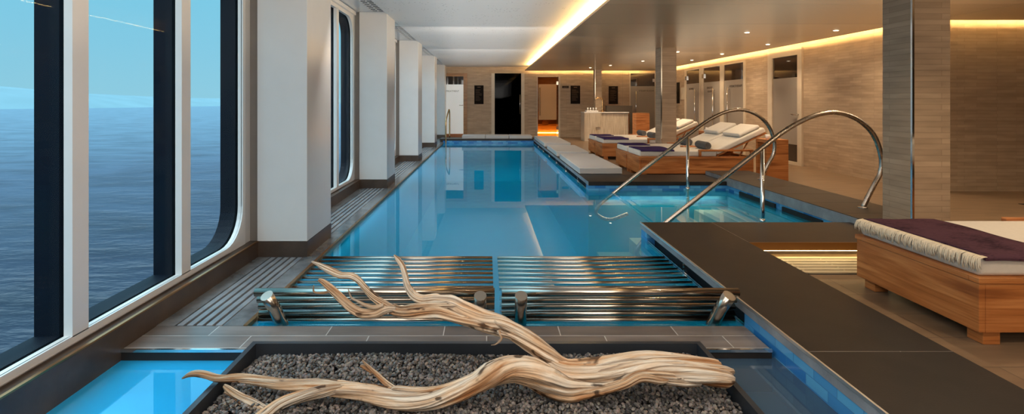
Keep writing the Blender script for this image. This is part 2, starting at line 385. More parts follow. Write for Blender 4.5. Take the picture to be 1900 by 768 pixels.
def rrect(y0, y1, z0, z1, r, n=8):
    pts = []
    for cy, cz, a0 in ((y1 - r, z1 - r, 0), (y0 + r, z1 - r, 90), (y0 + r, z0 + r, 180), (y1 - r, z0 + r, 270)):
        for k in range(n + 1):
            a = math.radians(a0 + 90 * k / n); pts.append((cy + r * math.cos(a), cz + r * math.sin(a)))
    return pts

def arc_path(pts, n=10):                      # smooth curve through points (Catmull-Rom)
    P = [Vector(p) for p in pts]; P = [2 * P[0] - P[1]] + P + [2 * P[-1] - P[-2]]; out = []
    for k in range(1, len(P) - 2):
        for j in range(n):
            t = j / n; a, b, c, d = P[k - 1:k + 3]
            out.append(0.5 * ((2 * b) + (c - a) * t + (2 * a - 5 * b + 4 * c - d) * t * t + (3 * b - a - 3 * c + d) * t ** 3))
    out.append(P[-2]); return out

def text_part(name, s, size, parent, mat, loc, rot, extrude=0.001):
    cu = bpy.data.curves.new(name, 'FONT'); cu.body = s; cu.size = size; cu.extrude = extrude; cu.align_x = 'CENTER'; cu.align_y = 'CENTER'
    tmp = bpy.data.objects.new(name + '_curve', cu); C.objects.link(tmp)
    dg = bpy.context.evaluated_depsgraph_get()
    me = bpy.data.meshes.new_from_object(tmp.evaluated_get(dg))
    bpy.data.objects.remove(tmp); bpy.data.curves.remove(cu)
    me.materials.clear(); me.materials.append(M[mat])
    o = bpy.data.objects.new(name, me); C.objects.link(o); o.parent = parent; o.location = loc; o.rotation_euler = rot
    return o

# ------------------------------------------------------------------ main dimensions
FLZ = -0.12            # lounge floor
WZ = -0.13             # pool water level
DZ = -0.11             # window-side deck level
XL, XR = -1.34, 1.44   # pool left and right edge
YN, YF = 2.82, 15.7    # pool near and far edge
YW = 18.3              # far wall
XW = 6.14              # right wall
ZC, ZL = 2.39, 2.23    # white ceiling, lower taupe ceiling
YB = -3.0              # wall behind the photographer
PIL = [4.08, 7.35, 10.7, 14.08, 17.5]
PW = 0.62

# ------------------------------------------------------------------ setting: outside
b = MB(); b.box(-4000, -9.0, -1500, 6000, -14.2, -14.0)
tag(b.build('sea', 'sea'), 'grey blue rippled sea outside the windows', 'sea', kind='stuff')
b = MB()
ridge = [(-1500, -500, 60), (-1420, 300, 66), (-1300, 700, 68), (-1160, 900, 66), (-1100, 1100, 66), (-1060, 1250, 62), (-1040, 1400, 54), (-1040, 1650, 42), (-1120, 2300, 34), (-1300, 3400, 36)]
t = b.bm; rows = []
for (x, y, h) in ridge:
    rows.append([t.verts.new((x, y, -14)), t.verts.new((x - 60, y + 10, -14 + h * 0.35)), t.verts.new((x - 160, y + 25, -14 + h * 0.8 )), t.verts.new((x - 300, y + 40, -14 + h * 1.08)), t.verts.new((x - 500, y + 60, -14))])
for k in range(len(rows) - 1):
    for j in range(4):
        f = t.faces.new((rows[k][j], rows[k + 1][j], rows[k + 1][j + 1], rows[k][j + 1])); f.smooth = True
struct('hills', b, 'snow')

# ------------------------------------------------------------------ setting: floor, walls, ceiling
b = MB()
b.box(2.10, 12, YB, 4.2, FLZ - 0.1, FLZ); b.box(4.07, 12, 4.09, 7.96, FLZ - 0.1, FLZ); b.box(3.42, 4.07, 4.09, 4.66, FLZ - 0.1, FLZ)
b.box(2.10, 12, 7.96, YW, FLZ - 0.1, FLZ); b.box(-1.9, 2.10, 16.4, YW, FLZ - 0.1, FLZ)
b.box(-1.9, 2.10, YB, 0.0, FLZ - 0.1, FLZ)
struct('floor', b, 'floor')
b = MB()      # far wall with two cabin openings
for x0, x1, z0, z1 in ((-2.1, 0.17, FLZ, ZC), (0.17, 1.35, 2.16, ZC), (1.35, 1.81, FLZ, ZC), (1.81, 2.62, 2.05, ZC), (2.62, 6.4, FLZ, ZC)):
    b.box(x0, x1, YW, YW + 0.12, z0, z1)
struct('wall_far', b, 'wall')
b = MB(); b.box(XW, XW + 0.15, 7.14, YW, FLZ, ZC); struct('wall_right', b, 'wall')
b = MB(); b.box(XW + 0.15, 12, 7.14, 7.29, FLZ, ZC); struct('wall_alcove', b, 'wall')
b = MB(); b.box(12, 12.15, YB, 7.14, FLZ, ZC); struct('wall_side', b, 'wall')
b = MB(); b.box(-2.1, 12.15, YB - 0.15, YB, FLZ, ZC); struct('wall_rear', b, 'wall')
b = MB(); b.box(-1.44, 12.15, YB, YW + 0.12, ZC, ZC + 0.1)
ceil_hi = struct('ceiling', b, 'ceilwhite')
b = MB(); b.box(-2.1, -1.44, YB, YW, 2.42, 2.52); struct('ceiling_soffit', b, 'white')
# lower taupe ceiling: a thin tray whose edge hides the light strips
b = MB()
b.box(1.34, 5.88, YB, 17.98, ZL, ZL + 0.03); b.box(5.88, 12, YB, 6.90, ZL, ZL + 0.03)
ceil_lo = struct('ceiling_lower', b, 'ceiltaupe')
b = MB(); b.box(1.62, 1.66, YB, 17.48, ZL + 0.03, ZC)
struct('ceiling_upstand', b, 'ceilwhite', ceil_lo)
for args in ((1.42, 1.45, -2.5, 17.5, 2.262, 2.285), (1.6, 5.7, 17.90, 17.93, 2.262, 2.285), (5.80, 5.83, 7.1, 17.5, 2.262, 2.285), (5.9, 11.8, 6.82, 6.85, 2.262, 2.285)):
    b = MB(); b.box(*args); b.build('light_strip', 'led' if args[0] < 1.5 else 'ledwall', ceil_lo)
# window wall
b = MB(); b.box(-2.06, -1.9, YB, YW, -0.6, 0.0); b.box(-2.06, -1.9, YB, YW, 2.36, 2.52)
edges = [YB] + sum([[p - 2.55, p - 0.06] for p in PIL if True], []) + [YW]
for k in range(0, len(edges), 2):
    if edges[k + 1] > edges[k]: b.box(-2.06, -1.9, edges[k], edges[k + 1], 0.0, 2.36)
struct('wall_left', b, 'white')
for k, p in enumerate(PIL):
    y0, y1 = p - 2.55, p - 0.06
    b = MB(); o_ = rrect(y0, y1, 0.0, 2.36, 0.012); i_ = rrect(y0 + 0.06, y1 - 0.06, 0.055, 2.305, 0.26)
    b.ring(o_, i_, -1.925, -1.895); b.ring(rrect(y0 + 0.02, y1 - 0.02, 0.02, 2.34, 0.29), i_, -1.90, -1.885)
    m1, m2 = p - 1.75, p - 0.915
    for m in (m1, m2): b.box(-1.925, -1.885, m, m + 0.095, 0.05, 2.31)
    w = struct('window_%d' % (k + 1), b, 'frame')
    b = MB(); b.ring(o_, i_, -2.06, -1.945)
    for m in (m1, m2): b.box(-2.06, -1.945, m, m + 0.095, 0.05, 2.31)
    b.build('outer_frame', 'hull', w)
    for a, c in ((y0 + 0.05, m1), (m1 + 0.095, m2), (m2 + 0.095, y1 - 0.05)):
        b = MB(); b.box(-1.938, -1.932, a - 0.005, c + 0.005, 0.04, 2.32); b.build('window_pane', 'window', w)
    b = MB(); b.box(-1.9, -1.86, y0, y1, 2.36, 2.41); b.build('blind_rail', 'frame', w)
# white pillars between the windows
for k, p in enumerate(PIL):
    y1 = min(p + PW, YW)
    b = MB(); b.box(-1.83, -1.43, p, y1, 0.012, 2.42, 0.004, 1)
    o = struct('wall_pillar', b, 'white', label='white lacquer pillar, number %d from the front along the windows' % (k + 1))
    b = MB(); b.box(-1.9, -1.83, p + 0.03, y1, 0.0, 2.42); b.build('recessed_joint', 'groove', o)
    b = MB(); b.box(-1.833, -1.427, p - 0.003, y1, DZ, 0.012); b.build('plinth', 'kerbstone', o)
# kerb under the windows
b = MB(); b.box(-1.9, -1.82, YB, YW, -0.5, 0.01); struct('trim_1', b, 'kerbstone')
b = MB(); b.box(-1.835, -1.818, YB, 4.08, 0.008, 0.016); struct('trim_2', b, 'brass')

# window-side overflow deck
b = MB(); b.box(-1.82, -1.72, YN, YW, -0.2, DZ); b.box(-1.455, XL + 0.0, YN, YW, -0.2, DZ)
b.box(-1.72, -1.455, 16.4, YW, -0.2, DZ)
for p in PIL:
    if p < 16.4: b.box(-1.72, -1.455, p, p + PW, -0.2, DZ)
struct('floor_deck', b, 'decktile')
b = MB(); b.box(-1.73, -1.45, YN, 16.4, -0.26, -0.2); struct('floor_channel', b, 'black')
bays = [(YN, PIL[0])] + [(PIL[k] + PW, PIL[k + 1]) for k in range(3)] + [(PIL[3] + PW, 16.4)]
names = ['grey slatted drain grate beside the first window, nearest bay', 'grey slatted drain grate between the first and second pillars',
         'grey slatted drain grate between the second and third pillars', 'grey slatted drain grate between the third and fourth pillars',
         'grey slatted drain grate past the fourth pillar, farthest']
for (y0, y1), nm in zip(bays, names):
    b = MB()
    n = 5; pit = 0.265 / n
    for k in range(n): b.box(-1.72 + k * pit + 0.008, -1.72 + (k + 1) * pit - 0.008, y0 + 0.01, y1 - 0.01, -0.15, DZ, 0.003, 1)
    for q in range(int((y1 - y0) / 0.6) + 1): b.box(-1.72, -1.455, y0 + 0.05 + q * 0.6, y0 + 0.08 + q * 0.6, -0.2, -0.15)
    tag(b.build('drain_grate', 'grate'), nm, 'grate', 'drain grates along the windows')
b = MB(); b.box(XL, XL + 0.022, YN, YF, -0.16, DZ + 0.004); struct('trim_3', b, 'brass')

# ------------------------------------------------------------------ pool
b = MB()
PB = -1.30
b.box(XL - 0.1, XR + 0.1, YN - 0.1, YF + 0.1, PB - 0.1, PB)
b.box(XL - 0.1, XL, YN, YF, PB, -0.165); b.box(XL, XR, YN - 0.15, YN, PB, -0.165)
b.box(XR, XR + 0.1, 7.26, YF, PB, -0.32); b.box(XR, XR + 0.1, 0.3, 4.77, PB, -0.32); b.box(XL, XR, YF, YF + 0.1, PB, -0.32)
b.box(XR + 0.1, 3.42, 7.26, 7.36, PB, -0.32); b.box(XR + 0.1, 3.42, 4.67, 4.77, PB, -0.32); b.box(3.42, 3.52, 4.67, 7.36, PB, -0.32); b.box(XR, 3.42, 4.77, 7.26, PB - 0.1, PB)
pool = struct('pool_basin', b, 'poolfloor')
b = MB()   # tiled walls above and below the water
b.box(XL, XR, YF, YF + 0.1, -0.32, -0.055)
b.box(XR, XR + 0.1, 7.26, YF, -0.32, -0.16); b.box(XR, XR + 0.1, 0.3, 4.77, -0.32, -0.16)
for y0, y1 in ((7.26, 7.42), (4.60, 4.77), (0.3, 2.86)): b.box(XR, XR + 0.1, y0, y1, -0.16, -0.055)
b.box(XR + 0.1, 3.42, 7.26, 7.36, -0.32, -0.055); b.box(XR + 0.1, 3.42, 4.67, 4.77, -0.32, -0.055); b.box(3.42, 3.52, 4.67, 7.36, -0.32, -0.055)
b.build('tiled_wall', 'tile', pool)
b = MB()   # overflow slots: dark channel behind, with small brackets
b.box(XR + 0.07, XR + 0.1, 7.42, YF, -0.165, -0.055); b.box(XR + 0.07, XR + 0.1, 2.86, 4.60, -0.165, -0.055)
b.build('overflow_slot', 'black', pool)
b = MB()
b.box(XR + 0.005, XR + 0.02, 2.86, 4.60, -0.128, -0.118); b.box(XR + 0.005, XR + 0.02, 7.42, YF, -0.128, -0.118)
for k in range(6): b.box(XR - 0.004, XR + 0.02, 8.1 + k * 1.25, 8.14 + k * 1.25, -0.16, -0.05)
b.box(XR - 0.004, XR + 0.02, 3.72, 3.75, -0.16, -0.05)
b.build('slot_rail', 'chrome', pool)
b = MB()   # steps down into the pool from the side
for k in range(4): b.box(1.56 + 0.46 * k, 3.42, 4.77, 7.26, PB, -1.0 + 0.2 * k)
b.build('pool_steps', 'step', pool)
b = MB(); b.box(3.40, 3.42, 5.2, 5.9, -0.16, -0.08); b.box(3.40, 3.42, 6.05, 6.9, -0.16, -0.08); b.build('overflow_slot', 'black', pool)
# water
b = MB()
t = b.bm
def quad(x0, x1, y0, y1, z):
    v = [t.verts.new(p) for p in ((x0, y0, z), (x1, y0, z), (x1, y1, z), (x0, y1, z))]; t.faces.new(v)
quad(XL, XR, YN, YF, WZ); quad(XR, 3.42, 4.77, 7.26, WZ)
tag(b.build('pool_water', 'water'), 'still clear teal water filling the long swimming pool', 'water', kind='stuff')
b = MB(); t = b.bm; quad(-1.84, -1.14, 0.0, 2.56, -0.165); quad(-1.14, -0.05, 2.515, 2.56, -0.165)
tag(b.build('trough_water', 'troughwater'), 'shallow bright cyan water left of the black gravel tray', 'water', kind='stuff')
b = MB(); t = b.bm; quad(1.04, XR, 0.0, 2.56, -0.155); quad(-0.05, 1.04, 2.515, 2.56, -0.155)
tag(b.build('trough_water', 'greywater'), 'shallow grey blue water right of the black gravel tray', 'water', kind='stuff')
b = MB(); b.box(-1.84, XR + 0.02, 0.0, 2.6, -0.40, -0.34); struct('floor_trough', b, 'trough')
b = MB(); b.box(-1.85, XR + 0.1, -0.1, 0.0, -0.4, FLZ); struct('trim_4', b, 'kerbstone')

# coping slabs around the pool
b = MB(); b.box(XR, 2.10, YB, 4.79, -0.055, 0, 0.003, 1); b.box(2.10, 3.40, 4.09, 4.79, -0.055, 0, 0.003, 1)
cop = struct('pool_coping', b, 'slab')
b = MB()
for y in (2.30, -0.3): b.box(XR + 0.004, 2.098, y, y + 0.004, -0.01, 0.0006)
b.box(2.098, 2.102, 4.1, 4.78, -0.01, 0.0006)
b.build('slab_joint', 'ledge', cop)
b = MB(); b.box(XR - 0.006, XR + 0.004, 0.0, 4.79, -0.012, 0.003); b.build('edge_trim', 'edge', cop)
b = MB(); b.box(2.10, 2.125, YB, 4.07, FLZ, -0.085); struct('trim_5', b, 'brass')
b = MB(); b.box(XR + 0.1, 2.10, YB, 4.67, -0.9, -0.056); b.box(2.10, 3.42, 4.20, 4.67, -0.9, -0.056)
struct('coping_base', b, 'kerbstone')
b = MB(); b.box(2.12, 3.40, 4.11, 4.125, -0.072, -0.057); b.build('light_strip', 'ledgrate', cop)
b = MB(); b.box(2.10, 3.40, 4.085, 4.095, -0.06, 0.002); b.build('edge_trim', 'brass', cop)
b = MB(); b.box(XR, 2.10, 7.24, 16.4, -0.055, 0, 0.003, 1); b.box(2.10, 3.40, 7.24, 7.96, -0.055, 0, 0.003, 1); b.box(XL - 0.1, XR, YF, 16.4, -0.055, 0, 0.003, 1)
cop2 = struct('pool_coping', b, 'slab')
b = MB(); b.box(XR + 0.1, 2.09, 7.37, 16.39, -0.9, -0.056); b.box(2.09, 3.42, 7.37, 7.95, -0.9, -0.056); b.box(XL - 0.1, XR + 0.1, YF + 0.1, 16.39, -0.9, -0.056)
struct('coping_base', b, 'kerbstone')
b = MB(); b.box(3.40, 4.07, 4.68, 7.96, -0.055, 0.06, 0.004, 1); kb = struct('pool_kerb', b, 'slab')
b = MB(); b.box(3.396, 3.40, 4.69, 7.95, -0.054, 0.054); b.build('kerb_face', 'sideface', kb)  # paints window light on the kerb side
b = MB(); b.box(3.53, 4.07, 4.68, 7.96, -0.9, -0.056); struct('coping_base', b, 'kerbstone')
b = MB()
for q in range(6): b.box(3.402, 4.068, 4.9 + q * 0.52, 4.903 + q * 0.52, 0.055, 0.0606)
struct('kerb_joint', b, 'black')
b = MB(); b.box(XR - 0.003, XR, 0.0, 4.79, -0.054, -0.012); b.box(XR - 0.003, XR, 7.24, 16.4, -0.054, -0.004); b.build('slab_face', 'sideface', cop)  # lighter strips paint window light on the slab sides
# near stone ledge between pool and trough
b = MB(); b.box(-1.82, XR - 0.02, 2.55, YN, -0.32, DZ, 0.004, 1)
led = struct('pool_ledge', b, 'ledge')
b = MB(); b.box(-1.82, -1.0, 2.543, 2.556, DZ - 0.012, DZ + 0.002); b.box(0.95, XR - 0.02, 2.543, 2.556, DZ - 0.012, DZ + 0.002); b.build('edge_trim', 'chrome', led)
b = MB(); b.box(-1.84, XR - 0.02, 2.549, 2.552, -0.32, DZ - 0.012); b.build('ledge_face', 'slab', led)

# slotted light grate at the step
b = MB()
for k in range(6): b.box(2.13, 3.6, 3.70 + k * 0.066, 3.70 + k * 0.066 + 0.045, FLZ, FLZ + 0.012)
for x in (2.32, 2.62, 2.95): b.box(x, x + 0.012, 3.70, 4.08, FLZ, FLZ + 0.009)
tag(b.build('floor_grate', 'palegrate'), 'pale slatted floor grate lit by the strip under the black slab', 'grate')
b = MB(); b.box(2.12, 3.62, 3.69, 4.09, FLZ, FLZ + 0.003); struct('floor_channel', b, 'black')

# ------------------------------------------------------------------ planter tray, gravel, driftwood
t_ = thing('planter_tray', 'black steel tray of gravel standing in the front water', 'planter', (0, 1.6, -0.34))
b = MB()
x0, x1, y0, y1 = -1.15, 1.05, 0.7, 2.52
for a in ((x0, x0 + 0.025, y0, y1), (x1 - 0.025, x1, y0, y1), (x0 + 0.025, x1 - 0.025, y1 - 0.025, y1), (x0 + 0.025, x1 - 0.025, y0, y0 + 0.025)):
    b.box(a[0], a[1], a[2] - 1.6, a[3] - 1.6, 0.0, 0.285)
b.box(x0 + 0.02, x1 - 0.02, y0 - 1.58, y1 - 1.62, 0.0, 0.14)
b.build('tray', 'blacksteel', t_)
def gz(x, y):
    e = min((x - x0) / 0.12, (x1 - x) / 0.12, (y1 - y) / 0.07, 1.0)
    return -0.125 + 0.026 * max(0.0, e) + 0.008 * math.sin(5 * x + 1) * math.cos(6 * y)
bm = bmesh.new()
ico = bmesh.new(); bmesh.ops.create_icosphere(ico, subdivisions=1, radius=1.0)
iv = [v.co.copy() for v in ico.verts]; ifc = [[v.index for v in f.verts] for f in ico.faces]; ico.free()
verts = []; faces = []
def stone(x, y, z, s):
    sx, sy, sz = s * random.uniform(0.75, 1.35), s * random.uniform(0.7, 1.1), s * random.uniform(0.5, 0.9)
    R = Matrix.Rotation(random.uniform(0, 6.28), 3, 'Z') @ Matrix.Rotation(random.uniform(-0.8, 0.8), 3, 'X') @ Matrix.Rotation(random.uniform(-0.8, 0.8), 3, 'Y')
    base = len(verts)
    for v in iv:
        q = random.uniform(0.72, 1.2); p = R @ Vector((v.x * sx * q, v.y * sy * q, v.z * sz * q)); verts.append((x + p.x, y + p.y, z + p.z))
    faces.extend([[base + i for i in f] for f in ifc])
y = 1.55
while y < y1 - 0.04:
    x = x0 + 0.04
    while x < x1 - 0.04:
        xx, yy = x + random.uniform(-0.007, 0.007), y + random.uniform(-0.007, 0.007)
        xx = min(max(xx, x0 + 0.042), x1 - 0.042); yy = min(yy, y1 - 0.042)
        stone(xx, yy, gz(xx, yy) + random.uniform(-0.008, 0.006), random.uniform(0.0085, 0.0138))
        if random.random() < 0.35: stone(xx + 0.008, yy - 0.004, gz(xx, yy) + 0.010, random.uniform(0.007, 0.011))
        x += 0.0165
    y += 0.0145
me = bpy.data.meshes.new('gravel'); me.from_pydata(verts, [], faces); me.materials.append(M['gravel'])
o = bpy.data.objects.new('gravel', me); C.objects.link(o)
tag(o, 'grey brown crushed gravel filling the black tray', 'gravel', kind='stuff')

def strand(b, pts, seed, ridge=0.24, twist=3.2, n=52, taper=True):
    P = arc_path([at(p[0], p[1], p[2]) for p in pts], 9)
    Rr = [p[3] * (0.86 if seed in (2, 3, 4) or (seed == 1 and p[0] > 1060) or (seed == 5 and p[0] > 900) else 0.66) * p[2] / FPX for p in pts]; R = []
    for k in range(len(pts) - 1):
        for j in range(9): R.append(Rr[k] + (Rr[k + 1] - Rr[k]) * j / 9)
    R.append(Rr[-1])
    b.tube(P, R, n, ridge, twist, seed)
b = MB()
# trunk: several twisted strands lying together
strand(b, [(1338, 682, 2.16, 9), (1326, 681, 2.16, 14), (1270, 673, 2.16, 17), (1200, 668, 2.17, 17), (1140, 672, 2.17, 17), (1090, 679, 2.17, 17), (1050, 678, 2.17, 20), (1020, 660, 2.18, 24), (990, 638, 2.19, 24), (960, 618, 2.21, 23), (930, 602, 2.23, 23), (893, 592, 2.26, 22), (862, 577, 2.29, 20), (838, 562, 2.31, 18), (810, 556, 2.32, 15), (785, 556, 2.33, 13), (768, 548, 2.34, 12), (756, 530, 2.35, 10), (751, 510, 2.36, 9), (746, 493, 2.37, 8), (738, 481, 2.37, 6), (731, 473, 2.37, 2)], 1)
strand(b, [(1360, 707, 2.10, 8), (1348, 704, 2.10, 15), (1290, 694, 2.11, 21), (1220, 688, 2.12, 23), (1160, 692, 2.12, 22), (1110, 694, 2.13, 20), (1070, 690, 2.14, 20), (1040, 682, 2.15, 18), (1020, 668, 2.17, 14)], 2)
strand(b, [(1362, 690, 2.13, 5), (1340, 690, 2.13, 12), (1260, 684, 2.12, 16), (1190, 681, 2.12, 18), (1130, 686, 2.13, 16), (1080, 690, 2.14, 14)], 3)
strand(b, [(1300, 712, 2.10, 5), (1270, 707, 2.09, 12), (1210, 698, 2.08, 13), (1180, 698, 2.07, 12), (1150, 712, 2.06, 10), (1115, 728, 2.05, 4)], 4)
strand(b, [(1240, 706, 2.06, 3), (1225, 706, 2.06, 8), (1190, 700, 2.05, 9), (1160, 712, 2.05, 10), (1120, 722, 2.06, 11), (1085, 724, 2.07, 15), (1050, 722, 2.07, 22), (1015, 705, 2.08, 30), (985, 690, 2.09, 30), (955, 684, 2.10, 26), (930, 688, 2.09, 26), (908, 697, 2.07, 27), (880, 711, 2.05, 27), (840, 728, 2.03, 26), (800, 741, 2.02, 25), (760, 743, 2.02, 25), (720, 737, 2.04, 24), (680, 728, 2.05, 22), (640, 722, 2.06, 20), (600, 718, 2.08, 18), (560, 716, 2.09, 16), (520, 713, 2.10, 14), (480, 706, 2.12, 13), (440, 701, 2.13, 12), (405, 702, 2.14, 10), (375, 694, 2.15, 9), (355, 694, 2.15, 7), (338, 702, 2.15, 2)], 5, 0.18)
strand(b, [(900, 700, 2.05, 6), (880, 704, 2.05, 13), (830, 722, 2.03, 14), (780, 727, 2.03, 12), (735, 722, 2.04, 8), (728, 724, 2.04, 4)], 6)
strand(b, [(640, 718, 2.05, 8), (600, 725, 2.05, 14), (560, 735, 2.04, 15), (525, 747, 2.02, 16), (500, 764, 2.00, 18), (475, 782, 1.97, 18), (450, 805, 1.94, 10)], 7)
strand(b, [(416, 715, 2.11, 4), (425, 722, 2.10, 8), (445, 736, 2.08, 10), (468, 748, 2.06, 12), (490, 762, 2.03, 12), (505, 776, 2.0, 10)], 8)
strand(b, [(416, 728, 2.09, 2), (432, 736, 2.08, 4), (445, 748, 2.06, 4), (460, 755, 2.05, 4), (480, 765, 2.02, 4)], 18)
strand(b, [(735, 725, 2.06, 8), (715, 710, 2.08, 8), (700, 695, 2.09, 7), (688, 684, 2.10, 5), (672, 668, 2.11, 2)], 9)
strand(b, [(668, 679, 2.11, 3), (676, 681, 2.11, 6), (690, 690, 2.10, 5)], 10)
# upper branches rising over the steel benches
strand(b, [(965, 628, 2.20, 10), (930, 615, 2.21, 14), (890, 604, 2.23, 13), (850, 592, 2.25, 13), (815, 580, 2.27, 14), (785, 580, 2.28, 13), (755, 581, 2.29, 13), (730, 575, 2.30, 13), (712, 564, 2.31, 11), (695, 552, 2.32, 10), (678, 535, 2.33, 9), (665, 520, 2.34, 10), (652, 512, 2.34, 10), (632, 510, 2.35, 9), (610, 500, 2.36, 9), (592, 491, 2.37, 6), (578, 485, 2.37, 2)], 11)
strand(b, [(735, 572, 2.29, 6), (715, 574, 2.29, 13), (697, 581, 2.29, 12), (672, 581, 2.29, 12), (655, 573, 2.29, 12), (640, 560, 2.29, 11), (626, 546, 2.3, 10), (612, 533, 2.3, 9), (600, 523, 2.31, 7), (591, 518, 2.31, 4)], 12)
strand(b, [(612, 541, 2.30, 3), (600, 543, 2.30, 3.5), (588, 543, 2.29, 2.5), (582, 540, 2.29, 2.5), (582, 529, 2.29, 1.2)], 13, 0.05)
strand(b, [(712, 566, 2.28, 5), (695, 570, 2.28, 6), (678, 566, 2.28, 5), (662, 558, 2.28, 3.5), (652, 552, 2.28, 3), (646, 536, 2.28, 1.2)], 14, 0.08)
strand(b, [(850, 568, 2.29, 8), (800, 567, 2.29, 8), (770, 568, 2.29, 7), (745, 570, 2.29, 4), (730, 564, 2.29, 1.5)], 15)
strand(b, [(870, 592, 2.25, 6), (850, 592, 2.24, 5), (832, 594, 2.24, 2)], 16)
strand(b, [(925, 612, 2.20, 7), (930, 628, 2.19, 4), (920, 638, 2.19, 2.5), (911, 640, 2.19, 1.2)], 17, 0.08)
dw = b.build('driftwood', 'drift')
tag(dw, 'large bleached driftwood with twisted branches lying across the gravel tray', 'driftwood')

# ------------------------------------------------------------------ steel tube benches in the water
def tube_bench(label, xa, xb, posts):
    o = thing('tube_bench', label, 'bench', ((xa + xb) / 2, 3.0, -0.3), 'steel tube benches in the pool')
    ox, oy, oz = o.location
    prof = [(2.90, 0.045, 0.0235), (2.930, -0.008, 0.0185), (2.948, -0.053, 0.0185), (2.952, -0.097, 0.0185), (2.945, -0.131, 0.0185), (3.02, -0.20, 0.016), (3.08, -0.225, 0.016), (3.13, -0.235, 0.016), (3.18, -0.24, 0.016), (3.225, -0.245, 0.016), (3.27, -0.24, 0.016), (3.315, -0.225, 0.016), (3.36, -0.205, 0.016), (3.405, -0.18, 0.016)]
    prof += [(3.46 + 0.092 * k, -0.136 + 0.001 * k, 0.016) for k in range(8)]
    for y, z, r in prof:
        b = MB(); b.cyl((xa - ox, y - oy, z - oz), (xb - ox, y - oy, z - oz), r, 14); b.build('tube', 'tubesteel', o)
    for px in posts:
        b = MB()
        bx = px * (0.95 if abs(px) > 1 else 1.0) - ox
        b.tube([(px - ox, 2.815 - oy, 0.058 - oz), (px * 0.6 + (bx + ox) * 0.4 - ox, 2.862 - oy, -0.03 - oz), (bx, 2.885 - oy, -0.14 - oz), (bx, 2.93 - oy, -0.27 - oz), (px - ox, 3.08 - oy, -0.33 - oz), (px - ox, 3.3 - oy, -0.33 - oz), (px - ox, 3.48 - oy, -0.19 - oz), (px - ox, 4.12 - oy, -0.172 - oz)], 0.034, 20)
        b.cyl((px - ox, 3.25 - oy, -0.33 - oz), (px - ox, 3.25 - oy, PB - oz), 0.025, 14)
        b.build('post', 'tubesteel', o)
    return o
tube_bench('polished steel tube bench in the water left of the gap', -1.31, 0.045, (-1.21, -0.035))
tube_bench('polished steel tube bench in the water right of the gap', 0.085, 1.425, (0.19, 1.335))

# ------------------------------------------------------------------ handrails
def handrail(label, y, mirror=1):
    o = thing('handrail', label, 'handrail', (2.79, y, -0.2), 'curved steel handrails at the pool steps')
    ox, oy, oz = o.location
    pts = [(1.95, -0.42), (1.70, -0.50), (1.52, -0.42), (1.56, -0.30), (1.75, -0.14), (1.95, 0.02), (2.45, 0.41), (2.80, 0.68), (2.97, 0.81), (3.15, 0.92), (3.35, 1.0), (3.55, 1.015), (3.75, 0.94), (3.90, 0.79), (3.975, 0.58), (3.97, 0.42), (3.90, 0.28), (3.79, 0.06)]
    b = MB(); b.tube(arc_path([(x - ox, 0, z - oz) for x, z in pts], 8), 0.024, 16); b.build('rail', 'brushed', o)
    b = MB(); b.cyl((2.78 - ox, 0, 0.655 - oz), (2.78 - ox, 0, -0.66 - oz), 0.021, 16); b.build('post', 'chrome', o)
    b = MB(); b.lathe([(0.045, 0), (0.045, 0.006), (0.03, 0.012)], (3.79 - ox, 0, 0.06 - oz), 20); b.build('flange', 'chrome', o)
    b = MB(); b.lathe([(0.026, 0), (0.026, 0.05)], (2.78 - ox, 0, -0.10 - oz), 16); b.build('collar', 'chrome', o)
    return o
handrail('arched steel handrail at the pool steps, nearest the thick stone column', 5.16)
handrail('arched steel handrail at the pool steps, beside the wooden lounger', 7.08)
o = thing('handrail', 'slim U shaped handrail at the far left pool corner', 'handrail', (-1.2, 16.0, DZ))
b = MB(); b.tube(arc_path([(-0.04, -0.42, -0.5), (-0.04, -0.42, 0.2), (-0.04, -0.42, 0.62), (-0.03, -0.3, 0.76), (-0.0, 0.05, 0.95), (0.01, 0.2, 1.0), (0.02, 0.28, 0.9), (0.02, 0.3, 0.5), (0.02, 0.3, 0.11)], 7), 0.022, 12); b.build('rail', 'goldsteel', o)

# ------------------------------------------------------------------ columns on the right
for k, (x0_, x1_, y0_, y1_, base) in enumerate(((3.60, 3.92, 4.33, 4.655, FLZ), (3.55, 3.86, 10.41, 10.77, FLZ), (3.65, 3.88, 17.25, 17.5, FLZ))):
    b = MB(); b.box(x0_, x1_, y0_, y1_, base, ZL)
    o = struct('wall_column', b, 'wall', label=['thick tiled column behind the foreground lounger', 'tiled column among the rear loungers', 'tiled column behind the bar counter'][k])
    b = MB(); b.box(x0_ - 0.004, x0_ + 0.014, y0_ - 0.004, y0_ + 0.014, base, ZL); b.build('corner_trim', 'chrome', o)

